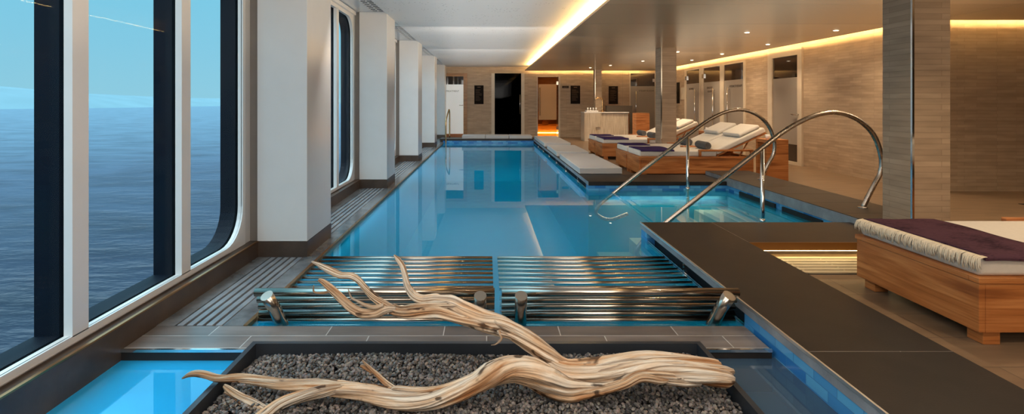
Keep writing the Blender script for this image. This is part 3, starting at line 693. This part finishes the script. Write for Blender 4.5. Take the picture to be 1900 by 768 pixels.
# ------------------------------------------------------------------ sun loungers
def make_lounger(label, W, loc):
    o = thing('sun_lounger', label, 'sun lounger', loc, 'teak sun loungers')
    L = 1.88; hb, ht = 0.07, 0.35
    b = MB()
    b.box(0, 0.035, 0, W, hb, ht - 0.03, 0.003, 1); b.box(L - 0.035, L, 0, W, hb, ht - 0.03, 0.003, 1)
    b.box(0.035, L - 0.035, 0.0, 0.03, hb, ht - 0.03, 0.003, 1); b.box(0.035, L - 0.035, W - 0.03, W, hb, ht - 0.03, 0.003, 1)
    b.box(0.035, L - 0.035, 0.03, W - 0.03, ht - 0.08, ht - 0.04)
    b.build('frame', 'teak', o)
    b = MB(); b.box(-0.008, L, -0.008, 0.05, ht - 0.03, ht, 0.003, 1); b.box(-0.008, L, W - 0.05, W + 0.008, ht - 0.03, ht, 0.003, 1); b.box(-0.008, 0.05, 0.05, W - 0.05, ht - 0.03, ht, 0.003, 1); b.box(L - 0.05, L, 0.05, W - 0.05, ht - 0.03, ht, 0.003, 1)
    b.build('top_rim', 'teak', o)
    for x in (0.04, L - 0.13):
        for y in (0.02, W - 0.11):
            b = MB(); b.box(x, x + 0.09, y, y + 0.09, 0.0, hb, 0.003, 1); b.build('leg', 'teak', o)
    b = MB(); b.box(0.012, 1.285, 0.012, W - 0.012, ht, 0.447, 0.026, 4); b.build('mattress', 'fabric', o)
    a = math.radians(25)
    mt = Matrix.Translation((1.29, 0, ht + 0.004)) @ Matrix.Rotation(-a, 4, 'Y')
    b = MB(); b.box(0.015, 0.90, 0.012, W - 0.012, 0.018, 0.108, 0.026, 4, mt); b.build('back_mattress', 'fabric', o)
    b = MB(); b.box(0.0, 0.90, 0.02, W - 0.02, -0.006, 0.016, 0.004, 1, mt); b.build('backrest', 'teak', o)
    for y in (0.12, W - 0.12): b = MB(); b.cyl((1.70, y, 0.34), (1.86, y, 0.605), 0.012, 8); b.build('prop', 'teak', o)
    for y in (-0.008, W - 0.032):
        b = MB(); b.box(0.98, 1.88, y, y + 0.04, 0.435, 0.465, 0.005, 1); b.box(0.98, 1.02, y, y + 0.04, ht, 0.437, 0.004, 1); b.box(1.83, 1.88, y, y + 0.04, ht, 0.437, 0.004, 1); b.build('armrest', 'teak', o)
    return o
def throw_blanket(label, lx, ly, lz, W, mat, x1=0.5, fringe=True, flat_near=False):
    o = thing('throw_blanket', label, 'blanket', (lx, ly, lz), 'purple throws on the lounger feet')
    b = MB(); t = b.bm; nx, ny = 14, 20
    def f(u, v):
        x = 0.03 + u * (x1 - 0.03); y = -0.006 + v * (W + 0.006)
        dy = (0 if flat_near else max(0, 0.03 - y)) + max(0, y - (W - 0.03)); z = 0.452 - 12 * dy * dy + 0.002 * math.sin(9 * u + 7 * v)
        return (x + 0.006 * math.sin(11 * v) * u, y, z)
    top = [[t.verts.new(f(i / nx, j / ny)) for j in range(ny + 1)] for i in range(nx + 1)]
    bot = [[t.verts.new(Vector(f(i / nx, j / ny)) + Vector((0, 0, 0.011))) for j in range(ny + 1)] for i in range(nx + 1)]
    for i in range(nx):
        for j in range(ny):
            for g, fl in ((top, True), (bot, False)):
                q = (g[i][j], g[i + 1][j], g[i + 1][j + 1], g[i][j + 1]); fc = t.faces.new(q[::-1] if fl else q); fc.smooth = True
    for i in range(nx):
        for j in (0, ny): t.faces.new((top[i][j], top[i + 1][j], bot[i + 1][j], bot[i][j]))
    for j in range(ny):
        for i in (0, nx): t.faces.new((top[i][j], top[i][j + 1], bot[i][j + 1], bot[i][j]))
    bmesh.ops.recalc_face_normals(t, faces=list(t.faces))
    b.build('cloth', mat, o)
    if fringe:
        b = MB(); n = 260
        for k in range(n):
            y = -0.008 + (W + 0.0) * (k + 0.5) / n; s = random.uniform(-0.02, 0.006); ln = random.uniform(0.04, 0.07)
            e = random.uniform(-0.012, 0.0)
            b.tube([(0.035, y, 0.456), (0.012, y + s * 0.3, 0.453), (-0.006 + e * 0.3, y + s * 0.6, 0.447), (-0.012 + e, y + s, 0.447 - ln * 0.55), (-0.010 + e, y + s * 1.3, 0.447 - ln)], [0.0024, 0.0026, 0.0026, 0.0026, 0.0016], 5)
        b.build('fringe', 'fringe', o, kind='stuff')
    return o
def pillow(label, lx, ly, lz, W):
    o = thing('pillow', label, 'pillow', (lx, ly, lz), 'white pillows on the backrests')
    a = math.radians(25)
    mt = Matrix.Translation((1.29, 0, 0.354)) @ Matrix.Rotation(-a, 4, 'Y')
    b = MB(); b.box(0.48, 0.86, 0.05, W - 0.06, 0.110, 0.175, 0.03, 4, mt)
    b.build('pillow_cover', 'fabric', o); return o
def towel_roll(label, lx, ly, lz):
    o = thing('rolled_towel', label, 'towel', (lx, ly, lz), 'rolled grey towels')
    b = MB(); c = (1.19, 0.514)
    pts = [];
    b.tube([(c[0], 0.14, c[1]), (c[0], 0.145, c[1]), (c[0], 0.16, c[1]), (c[0], 0.52, c[1]), (c[0], 0.535, c[1]), (c[0], 0.54, c[1])], [0.052, 0.06, 0.064, 0.064, 0.06, 0.052], 24)
    b.build('roll', 'greytowel', o)
    b = MB()
    sp = [(c[0] + (0.006 + 0.0022 * k) * math.cos(k * 0.55), 0.139, c[1] + (0.006 + 0.0022 * k) * math.sin(k * 0.55)) for k in range(22)]
    b.tube(sp, 0.004, 6); b.build('spiral_edge', 'fringe', o) if False else b.build('spiral_edge', 'greytowel', o)
    return o
LX = 2.5
make_lounger('teak sun lounger in the right foreground with purple fringed throw', 0.86, (LX, 2.6, FLZ))
throw_blanket('dark purple throw with cream fringe on the foreground lounger', LX, 2.6, FLZ, 0.86, 'throw', 0.49)
pillow('white pillow on the foreground lounger backrest', LX, 2.6, FLZ, 0.86)
rear = [(8.40, 'nearest of the four rear teak loungers, beside the small wooden table', 'first'), (9.18, 'second of the four rear teak loungers counted from the front', 'second'),
        (11.08, 'third of the four rear teak loungers counted from the front', 'third'), (11.86, 'farthest of the four rear teak loungers, nearest the bar counter', 'farthest')]
for y, lab, w in rear:
    make_lounger(lab, 0.72, (LX, y, FLZ))
    dy_ = 0.22 if w in ('second', 'farthest') else 0.0
    throw_blanket('navy purple throw over the foot of the %s rear lounger' % w, LX, y + dy_, FLZ, 0.72 - dy_, 'thrownavy', 0.5 if dy_ > 0.1 else 0.58, False, dy_ > 0.1)
    pillow('white pillow on the raised back of the %s rear lounger' % w, LX, y, FLZ, 0.72)
    towel_roll('rolled grey towel on the %s rear lounger' % w, LX, y, FLZ)

# small side tables and cups
def side_table(label, loc):
    o = thing('side_table', label, 'side table', loc, 'hollow teak side tables')
    b = MB(); b.box(0, 0.34, 0, 0.05, 0, 0.60, 0.003, 1); b.build('side_panel', 'teak', o)
    b = MB(); b.box(0, 0.34, 0.28, 0.33, 0, 0.60, 0.003, 1); b.build('side_panel', 'teak', o)
    b = MB(); b.box(0, 0.34, 0, 0.33, 0.60, 0.655, 0.003, 1); b.build('tabletop', 'teak', o)
    b = MB(); b.box(0.01, 0.33, 0.05, 0.28, 0.03, 0.08); b.build('shelf', 'teak', o)
    return o
side_table('hollow teak side table at the head of the nearest rear lounger', (4.40, 8.04, FLZ))
side_table('hollow teak side table between the two rear pairs of loungers', (4.42, 10.35, FLZ))
for lab, x, y in (('small white cup on the nearer teak side table', 4.50, 8.2), ('small white cup on the farther teak side table', 4.52, 10.5)):
    b = MB(); b.lathe([(0.025, 0), (0.033, 0.03), (0.036, 0.07), (0.032, 0.07), (0.028, 0.01)], (0, 0, 0), 18)
    o = b.build('cup', 'ceramic'); o.location = (x, y, FLZ + 0.655); tag(o, lab, 'cup', 'white cups')

# ------------------------------------------------------------------ white cushions on the coping
def cushion(x0_, x1_, y0_, y1_, label, group):
    b = MB(); cx, cy = (x0_ + x1_) / 2, (y0_ + y1_) / 2
    b.box(x0_ - cx, x1_ - cx, y0_ - cy, y1_ - cy, 0.0, 0.10, 0.014, 3)
    o = b.build('bench_cushion', 'cushion'); o.location = (cx, cy, 0.0); tag(o, label, 'cushion', group)
    b = MB(); w, d = (x1_ - x0_) / 2 - 0.002, (y1_ - y0_) / 2 - 0.002
    for z in (0.012, 0.088):
        for p0, p1 in (((-w, -d), (w, -d)), ((w, -d), (w, d)), ((w, d), (-w, d)), ((-w, d), (-w, -d))): b.cyl((*p0, z), (*p1, z), 0.004, 6)
    b.build('piping', 'cushion', o)
for y0_, y1_, lab in ((8.0, 10.18, 'white cushion on the right pool edge, nearest of three'), (10.62, 12.3, 'white cushion on the right pool edge, middle of three'), (12.9, 15.6, 'white cushion on the right pool edge, farthest of three')):
    cushion(1.45, 2.12, y0_, y1_, lab, 'white cushions along the right pool edge')
for x0_, x1_, lab in ((-0.76, -0.04, 'white cushion on the far pool edge, leftmost of three'), (-0.03, 0.68, 'white cushion on the far pool edge, middle of three'), (0.69, 1.40, 'white cushion on the far pool edge, rightmost of three')):
    cushion(x0_, x1_, 15.74, 16.38, lab, 'white cushions along the far pool edge')

# ------------------------------------------------------------------ bar counter
o = thing('bar_counter', 'pale wood bar counter with a tall tap near the far wall', 'counter', (3.13, 16.4, FLZ))
b = MB(); b.box(0.0, 0.36, 0, 0.6, 0, 0.90); b.box(0.36, 0.54, 0, 0.6, 0.45, 0.90); b.build('front_panel', 'palewood', o)
b = MB(); b.box(0.36, 1.42, 0.06, 0.6, 0, 0.88); b.build('cabinet_body', 'palewood', o)
b = MB(); b.box(1.42, 1.45, 0.03, 0.6, 0, 0.905); b.build('edge_trim', 'chrome', o)
b = MB(); b.box(-0.005, 1.43, -0.01, 0.62, 0.90, 0.93, 0.004, 1); b.build('worktop', 'ceramic', o)
b = MB(); b.tube(arc_path([(0.64, 0.3, 0.93), (0.64, 0.3, 1.15), (0.64, 0.3, 1.30), (0.60, 0.3, 1.37), (0.52, 0.3, 1.39), (0.45, 0.3, 1.37), (0.44, 0.3, 1.34)], 6), 0.022, 12); b.lathe([(0.05, 0.93), (0.05, 0.94), (0.028, 0.99)], (0.64, 0.3, 0), 16); b.build('tap', 'goldsteel', o)
o = thing('serving_tray', 'white tray holding small glasses on the bar counter', 'tray', (3.38, 16.6, FLZ + 0.931))
b = MB(); b.box(-0.17, 0.22, -0.1, 0.12, 0, 0.05, 0.006, 2); b.build('tray_base', 'ceramic', o)
for k in range(4):
    b = MB(); b.lathe([(0.02, 0), (0.026, 0.09), (0.024, 0.09), (0.018, 0.006)], (0, 0, 0), 14)
    g = b.build('drinking_glass', 'ceramic'); g.location = (3.28 + 0.09 * k, 16.62, FLZ + 0.98); tag(g, ['leftmost', 'second from left', 'third from left', 'rightmost'][k] + ' of four small pale glasses standing on the white tray', 'glass', 'glasses on the tray')
b = MB(); b.box(0, 0.86, 0, 0.22, 0, 1.13); o = b.build('stone_partition', 'darkstone'); o.location = (4.02, 17.12, FLZ); tag(o, 'low dark speckled stone partition behind the bar counter', 'partition')
b = MB(); b.box(0, 0.40, 0, 0.4, 0.04, 0.92, 0.004, 1); o = b.build('towel_bin', 'teak'); o.location = (4.47, 15.3, FLZ); tag(o, 'square wooden towel bin right of the bar counter', 'bin')
b = MB(); b.box(0.02, 0.38, 0.02, 0.38, 0, 0.04); b.build('bin_base', 'black', o)

# ------------------------------------------------------------------ doors and signs
def bar(b, x, y, z0, z1, r=0.012): b.cyl((x, y, z0), (x, y, z1), r, 10)
RX = (PI / 2, 0, 0); RR = (PI / 2, 0, -PI / 2)
# far left frosted door
b = MB(); y = YW
for a in ((-1.9, -0.83, 2.05, 2.16), (-0.83, -0.70, FLZ, 2.16), (-1.9, -1.83, FLZ, 2.05)): b.box(a[0], a[1], y - 0.03, y, a[2], a[3])
d = struct('door_1', b, 'oak')
b = MB(); b.box(-1.83, -0.83, y - 0.02, y - 0.01, 1.76, 2.05); b.build('clear_pane', 'darkglass', d)
b = MB(); b.box(-1.83, -0.83, y - 0.021, y - 0.009, FLZ + 0.12, 1.76); b.build('frosted_pane', 'frostedwhite', d)
b = MB(); b.box(-1.83, -0.83, y - 0.021, y - 0.009, FLZ, FLZ + 0.12); b.build('kick_panel', 'teak', d)
b = MB(); b.cyl((-0.98, y - 0.06, 1.02), (-0.84, y - 0.06, 1.02), 0.012, 8); b.cyl((-0.85, y - 0.06, 1.02), (-0.85, y - 0.02, 1.02), 0.012, 8); b.build('door_handle', 'chrome', d)
text_part('door_lettering', 'TREATMENT', 0.085, d, 'lettering', (-1.22, y - 0.024, 1.52), RX)
# dark sauna
b = MB(); b.box(0.17, 0.285, y - 0.02, y + 0.1, FLZ, 2.16); b.box(1.235, 1.35, y - 0.02, y + 0.1, FLZ, 2.16)
d = struct('door_2', b, 'doorframe')
b = MB(); b.box(0.285, 1.235, y + 0.02, y + 0.03, FLZ, 2.16); b.build('glass_pane', 'saunaglass', d)
b = MB(); bar(b, 1.19, y - 0.02, 0.7, 1.4, 0.01); b.build('door_handle', 'chrome', d)
def cabin(xa, xb, dy, mat, nm):
    for q, a in (('wall_%s_back' % nm, (xa, xb, y + dy, y + dy + 0.05, FLZ, 2.3)), ('wall_%s_left' % nm, (xa, xa + 0.05, y + 0.12, y + dy, FLZ, 2.3)), ('wall_%s_right' % nm, (xb - 0.05, xb, y + 0.12, y + dy, FLZ, 2.3)), ('ceiling_%s' % nm, (xa, xb, y + 0.12, y + dy + 0.05, 2.3, 2.35)), ('floor_%s' % nm, (xa, xb, y + 0.12, y + dy + 0.05, FLZ - 0.05, FLZ))):
        b = MB(); b.box(*a); r = struct(q, b, mat)
        if q.endswith('back'): back = r
    return back
cabin(0.1, 1.42, 1.6, 'saunadark', 'sauna')
b = MB(); b.box(0.16, 1.36, y + 0.9, y + 1.58, FLZ + 0.3, FLZ + 0.36); b.box(0.2, 1.3, y + 0.95, y + 1.0, FLZ, FLZ + 0.3); tag(b.build('sauna_bench', 'teak'), 'low wooden bench inside the dark glass cabin', 'bench')
b = MB(); b.lathe([(0.07, 0), (0.085, 0.3), (0.078, 0.3), (0.065, 0.02)], (0.75, y + 0.6, FLZ), 20); tag(b.build('sauna_bucket', 'teak'), 'wooden bucket inside the dark glass cabin', 'bucket')
# amber cabin
b = MB(); b.box(1.80, 1.825, y - 0.01, y + 0.1, FLZ, 2.05); b.box(2.57, 2.625, y - 0.015, y + 0.1, FLZ, 2.05); b.box(1.825, 2.57, y - 0.01, y + 0.1, 2.03, 2.05)
d = struct('door_3', b, 'doorframe')
b = MB(); b.box(1.825, 2.50, y + 0.02, y + 0.03, FLZ + 0.03, 2.02); b.build('amber_pane', 'amberglass', d)
b = MB(); b.box(1.86, 2.50, y + 0.015, y + 0.02, 0.50, 1.77); b.build('frosted_band', 'amberfrost', d)
b = MB(); bar(b, 1.90, y - 0.03, 0.65, 1.65, 0.014); b.build('door_handle', 'oak', d)
for z in (1.75, 0.15): b = MB(); b.box(2.49, 2.56, y - 0.005, y + 0.04, z, z + 0.12); b.build('hinge', 'chrome', d)
am = cabin(1.6, 2.9, 1.3, 'amberwood', 'cabin')
b = MB(); b.box(1.66, 2.84, y + 0.7, y + 1.28, 0.25, 0.32); b.box(1.7, 2.8, y + 0.75, y + 0.8, FLZ, 0.25); tag(b.build('sauna_bench', 'amberwood'), 'lit wooden bench behind the amber glass door', 'bench')
b = MB(); b.box(1.7, 2.8, y + 0.66, y + 0.69, -0.02, 0.01); b.build('light_strip', 'ledgrate', am)
b = MB(); b.box(2.05, 2.28, y + 0.68, y + 0.695, 0.27, 0.47); b.build('vent_hatch', 'oak', am)
# steam room door
b = MB(); b.box(5.10, 5.14, y - 0.015, y, FLZ, 2.17); b.box(6.0, 6.12, y - 0.015, y, FLZ, 2.17); b.box(5.10, 6.12, y - 0.015, y, 2.17, 2.19)
d = struct('door_4', b, 'doorframe')
b = MB(); b.box(5.14, 6.0, y - 0.012, y - 0.004, 1.70, 2.15); b.build('clear_pane', 'darkglass', d)
b = MB(); b.box(5.14, 6.0, y - 0.013, y - 0.003, FLZ, 1.70); b.build('frosted_pane', 'frosted', d)
b = MB(); bar(b, 5.32, y - 0.06, 0.4, 1.52, 0.014); b.build('door_handle', 'chrome', d)
b = MB(); b.box(5.92, 6.04, y - 0.03, y, 1.85, 1.96); b.build('hinge', 'chrome', d)
text_part('door_lettering', 'STEAM ROOM', 0.085, d, 'lettering', (5.70, y - 0.016, 1.53), RX)
b = MB(); b.box(4.86, 4.865, y - 0.002, y, FLZ, ZL); struct('trim_6', b, 'groove')
# glass doors along the right wall
for k, (ya, yb, hy, txt) in enumerate(((14.72, 15.70, 14.95, ['SHOWER']), (13.42, 14.47, 13.75, ['SENSORY', 'ROOM']), (12.20, 13.22, 12.92, ['HYDROTHERAPY']))):
    x = XW
    b = MB(); b.box(x - 0.03, x, yb - 0.02, yb + 0.12, FLZ, 2.12); b.box(x - 0.03, x, ya - 0.08, ya, FLZ, 2.12); b.box(x - 0.03, x, ya, yb - 0.02, 2.08, 2.12)
    d = struct('door_%d' % (5 + k), b, 'doorframe')
    b = MB(); b.box(x - 0.012, x - 0.004, ya, yb - 0.02, 1.68, 2.08); b.build('clear_pane', 'darkglass', d)
    b = MB(); b.box(x - 0.013, x - 0.003, ya, yb - 0.02, FLZ, 1.68); b.build('frosted_pane', 'frosted', d)
    b = MB(); bar(b, x - 0.07, hy, 0.25, 1.50, 0.014)
    for z in (0.3, 1.45): b.cyl((x - 0.07, hy, z), (x - 0.01, hy, z), 0.01, 8)
    b.build('door_handle', 'chrome', d)
    if k < 2: b = MB(); b.box(x - 0.04, x, yb - 0.08, yb + 0.06, 1.80, 1.92); b.build('hinge', 'chrome', d)
    for q, s in enumerate(txt): text_part('door_lettering', s, 0.085, d, 'lettering', (x - 0.016, (ya + yb) / 2 + (0.12 if k < 2 else -0.12), 1.52 - 0.1 * q), RR)
x = XW
b = MB(); b.box(x - 0.04, x, 9.92, 10.06, FLZ, 2.20); b.box(x - 0.04, x, 10.95, 11.12, FLZ, 2.20); b.box(x - 0.04, x, 10.06, 10.95, 2.06, 2.20); b.box(x - 0.04, x, 10.06, 10.95, FLZ, FLZ + 0.06)
d = struct('door_8', b, 'doorframe')
b = MB(); b.box(x - 0.012, x - 0.004, 10.06, 10.95, 1.62, 2.06); b.build('clear_pane', 'darkglass', d)
b = MB(); b.box(x - 0.013, x - 0.003, 10.06, 10.95, 0.28, 1.62); b.build('frosted_pane', 'frosted', d)
b = MB(); b.box(x - 0.012, x - 0.004, 10.06, 10.95, FLZ + 0.06, 0.28); b.build('clear_pane', 'darkglass', d)
b = MB(); b.cyl((x - 0.07, 10.02, 0.88), (x - 0.07, 10.20, 0.88), 0.012, 8); b.cyl((x - 0.07, 10.02, 0.88), (x - 0.03, 10.02, 0.88), 0.012, 8); b.build('door_handle', 'brushed', d)

def sign(label, x0_, x1_, z0_, z1_):
    o = thing('wall_sign', label, 'sign', ((x0_ + x1_) / 2, YW, (z0_ + z1_) / 2), 'black wall signs')
    w, h = (x1_ - x0_) / 2, (z1_ - z0_) / 2
    b = MB(); b.box(-w, w, -0.015, 0, -h, h); b.build('panel', 'sign', o)
    b = MB()
    if h > 0.2:
        b.box(-w * 0.35, w * 0.35, -0.017, -0.015, h * 0.78, h * 0.84); b.build('sign_heading', 'signtext', o); b = MB()
        for k in range(9):
            ww = w * random.uniform(0.4, 0.72); b.box(-w * 0.75, -w * 0.75 + 2 * ww, -0.017, -0.015, h * (0.5 - 0.14 * k), h * (0.5 - 0.14 * k) + 0.008)
    else: b.box(-w * 0.7, w * 0.7, -0.017, -0.015, -h * 0.2, h * 0.2)
    b.build('sign_print', 'signtext', o)
    return o
sign('tall black sign between the frosted door and the dark glass cabin', -0.44, -0.11, 1.06, 1.73)
sign('small black plaque right of the amber glass door', 2.70, 2.93, 1.63, 1.71)
sign('tall black sign beside the small plaque and amber door', 3.0, 3.34, 1.07, 1.72)
sign('tall black sign above the dark stone partition', 4.36, 4.69, 1.06, 1.70)
b = MB(); b.box(XW - 0.015, XW, 16.28, 16.62, 1.09, 1.76); tag(b.build('wall_sign', 'sign'), 'tall black sign on the right wall, left of the framed notice', 'sign', 'black wall signs')
o = thing('framed_notice', 'small pale framed notice on the right wall beside a black sign', 'notice', (XW, 16.02, 1.40))
b = MB(); b.box(-0.012, 0, -0.17, 0.17, -0.2, 0.2); b.build('notice_sheet', 'doorframe', o)
b = MB()
for a in ((-0.17, 0.17, 0.19, 0.2), (-0.17, 0.17, -0.2, -0.19), (-0.17, -0.16, -0.2, 0.2), (0.16, 0.17, -0.2, 0.2)): b.box(-0.016, -0.002, a[0], a[1], a[2], a[3])
b.build('notice_frame', 'oak', o)
b = MB(); b.box(6.5, 12, 6.2, 6.26, FLZ, FLZ + 0.004); struct('trim_7', b, 'black')

# ------------------------------------------------------------------ ceiling fittings
for k, p in enumerate(PIL):
    o = thing('air_vent', 'black two row air vent in the ceiling before pillar %d from the front' % (k + 1), 'vent', (-1.54, p - 1.0, 2.42), 'air vents over the windows')
    b = MB(); b.box(-0.09, 0.09, -0.95, 0.95, -0.004, 0.0); b.build('backing', 'black', o)
    b = MB()
    for x in (-0.09, -0.005, 0.08): b.box(x, x + 0.012, -0.95, 0.95, -0.012, -0.003)
    for q in range(17): b.box(-0.09, 0.092, -0.95 + q * 0.118, -0.93 + q * 0.118, -0.012, -0.003)
    b.build('grille', 'white', o)
DL = [(4.12, 8.1), (5.37, 7.87), (5.36, 9.76), (5.38, 11.7), (5.37, 13.4), (4.18, 11.2), (4.18, 13.7), (5.2, 15.6), (3.7, 15.3), (3.3, 16.3), (4.12, 5.1), (5.37, 5.1), (2.9, 3.3), (4.3, 3.1), (2.9, 1.2), (4.3, 1.0), (7.5, 5.0), (9.5, 5.0), (7.5, 2.0), (2.9, -1.2)]
DLN = ['largest small downlight left of the thick column in the taupe ceiling', 'small downlight nearest the thick column and the right wall cove', 'small downlight just before the framed glass door on the right',
       'small downlight above the gap between the framed door and three frosted doors', 'small downlight before the middle frosted door on the right wall', 'small downlight just right of the middle tiled column top',
       'small downlight just left of the middle tiled column top', 'small downlight beside the right wall cove above the steam room door', 'small downlight right of the column behind the bar', 'small downlight left of the column behind the bar']
for k, (x, y) in enumerate(DL):
    o = thing('downlight', DLN[k] if k < len(DLN) else 'small recessed downlight in the near ceiling above the picture', 'ceiling light', (x, y, ZL), 'recessed downlights')
    b = MB(); b.lathe([(0.045, -0.006), (0.045, 0.0)], (0, 0, 0), 20); b.build('trim_ring', 'frame', o)
    b = MB(); b.lathe([(0.032, -0.009), (0.032, -0.005)], (0, 0, 0), 20); b.build('lens', 'lens', o)
    l = bpy.data.lights.new('downlight_beam', 'SPOT'); l.energy = (42 if x > 6 else 62 if y < 4 else 75) if y < 6.5 else 88; l.color = (1.0, 0.76, 0.5); l.spot_size = math.radians(130); l.spot_blend = 0.8; l.shadow_soft_size = 0.03
    lo = bpy.data.objects.new('downlight_beam', l); C.objects.link(lo); lo.parent = o; lo.location = (0, 0, -0.02)

def area(name, loc, rot, sx, sy, energy, col):
    l = bpy.data.lights.new(name, 'AREA'); l.shape = 'RECTANGLE'; l.size = sx; l.size_y = sy; l.energy = energy; l.color = col
    o = bpy.data.objects.new(name, l); C.objects.link(o); o.location = loc; o.rotation_euler = rot; return o
# added soft fill lamps in mid-air, each facing down the hall
for y, e in ((-1.5, 50), (1.2, 30), (4.6, 26), (8.2, 40), (11.8, 24)):
    area('ceiling_washer', (0.0, y, 1.8), (PI / 2 - math.radians(30), 0, 0), 2.4, 0.9, e, (1.0, 0.94, 0.87))
for y, e in ((-1.0, 18), (4.9, 10), (11.0, 14)):
    area('ceiling_washer', (4.6, y, 1.8), (PI / 2 - math.radians(30), 0, 0), 2.2, 0.8, e, (1.0, 0.78, 0.54))
area('ceiling_uplight', (-0.1, 9.0, 1.35), (PI, 0, 0), 2.0, 17.0, 72, (1.0, 0.95, 0.88))  # added upward fill hung in mid-air to brighten the white ceiling
area('ceiling_uplight', (4.95, 9.5, 1.4), (PI, 0, 0), 1.7, 16.0, 80, (1.0, 0.78, 0.52))  # added upward fill for the lounge side, no fitting there
# underwater light lines below the pool lip, shining straight down
area('pool_light', (XL + 0.06, 9.3, -0.2), (0, 0, 0), 0.05, 12.4, 9, (0.75, 0.95, 1.0))
area('pool_light', (XR - 0.05, 11.5, -0.2), (0, 0, 0), 0.05, 8.0, 8, (0.75, 0.95, 1.0))
area('step_light', (2.5, 7.2, -0.2), (0, 0, 0), 1.6, 0.05, 6, (1.0, 0.85, 0.55))
area('trough_light', (-1.78, 1.3, -0.19), (0, 0, 0), 0.04, 2.3, 3, (0.8, 0.95, 1.0))

# ------------------------------------------------------------------ world: overcast polar daylight, brighter overhead
W = bpy.data.worlds.new('overcast_sky'); S.world = W; W.use_nodes = True
nt = W.node_tree; nt.nodes.clear()
co = nd(nt, 'ShaderNodeTexCoord').outputs['Generated']
z = nd(nt, 'ShaderNodeSeparateXYZ', {0: co}).outputs[2]
n = nd(nt, 'ShaderNodeTexNoise', {'Vector': scaled(nt, co, (3, 3, 8)), 'Scale': 1.0, 'Detail': 3.0})
zz = nd(nt, 'ShaderNodeMath', {0: z, 1: nd(nt, 'ShaderNodeMath', {0: n.outputs[0], 1: 0.04}, operation='MULTIPLY').outputs[0]}, operation='ADD')
col = ramp(nt, zz.outputs[0], [(0.0, lin(150, 206, 224)), (0.12, lin(136, 204, 228)), (0.3, lin(118, 204, 232)), (0.55, (0.42, 0.78, 1.0, 1)), (1.0, (0.7, 0.92, 1.0, 1))])
st = nd(nt, 'ShaderNodeMapRange', {'Value': z, 'From Min': 0.25, 'From Max': 0.75, 'To Min': 1.0, 'To Max': 5.0})
bg = nd(nt, 'ShaderNodeBackground', {'Color': col, 'Strength': st.outputs[0]})
wo = nd(nt, 'ShaderNodeOutputWorld'); nt.links.new(bg.outputs[0], wo.inputs[0])

# ------------------------------------------------------------------ camera
cam = bpy.data.cameras.new('camera'); co_ = bpy.data.objects.new('camera', cam); C.objects.link(co_)
co_.location = (0, 0, HC); co_.rotation_euler = (PI / 2, 0, 0)
cam.sensor_fit = 'HORIZONTAL'; cam.sensor_width = 36; cam.lens = 36 * FPX / 1900
cam.shift_x = (950 - CX) / 1900; cam.shift_y = (CY - 384) / 1900
cam.clip_start = 0.05; cam.clip_end = 9000
S.camera = co_
S.view_settings.view_transform = 'Standard'; S.view_settings.look = 'None'; S.view_settings.exposure = 0.0
S.cycles.max_bounces = 10; S.cycles.diffuse_bounces = 5; S.cycles.transparent_max_bounces = 12; S.cycles.caustics_reflective = False; S.cycles.caustics_refractive = False
S.cycles.sample_clamp_indirect = 4.0
S.cycles.use_denoising = True
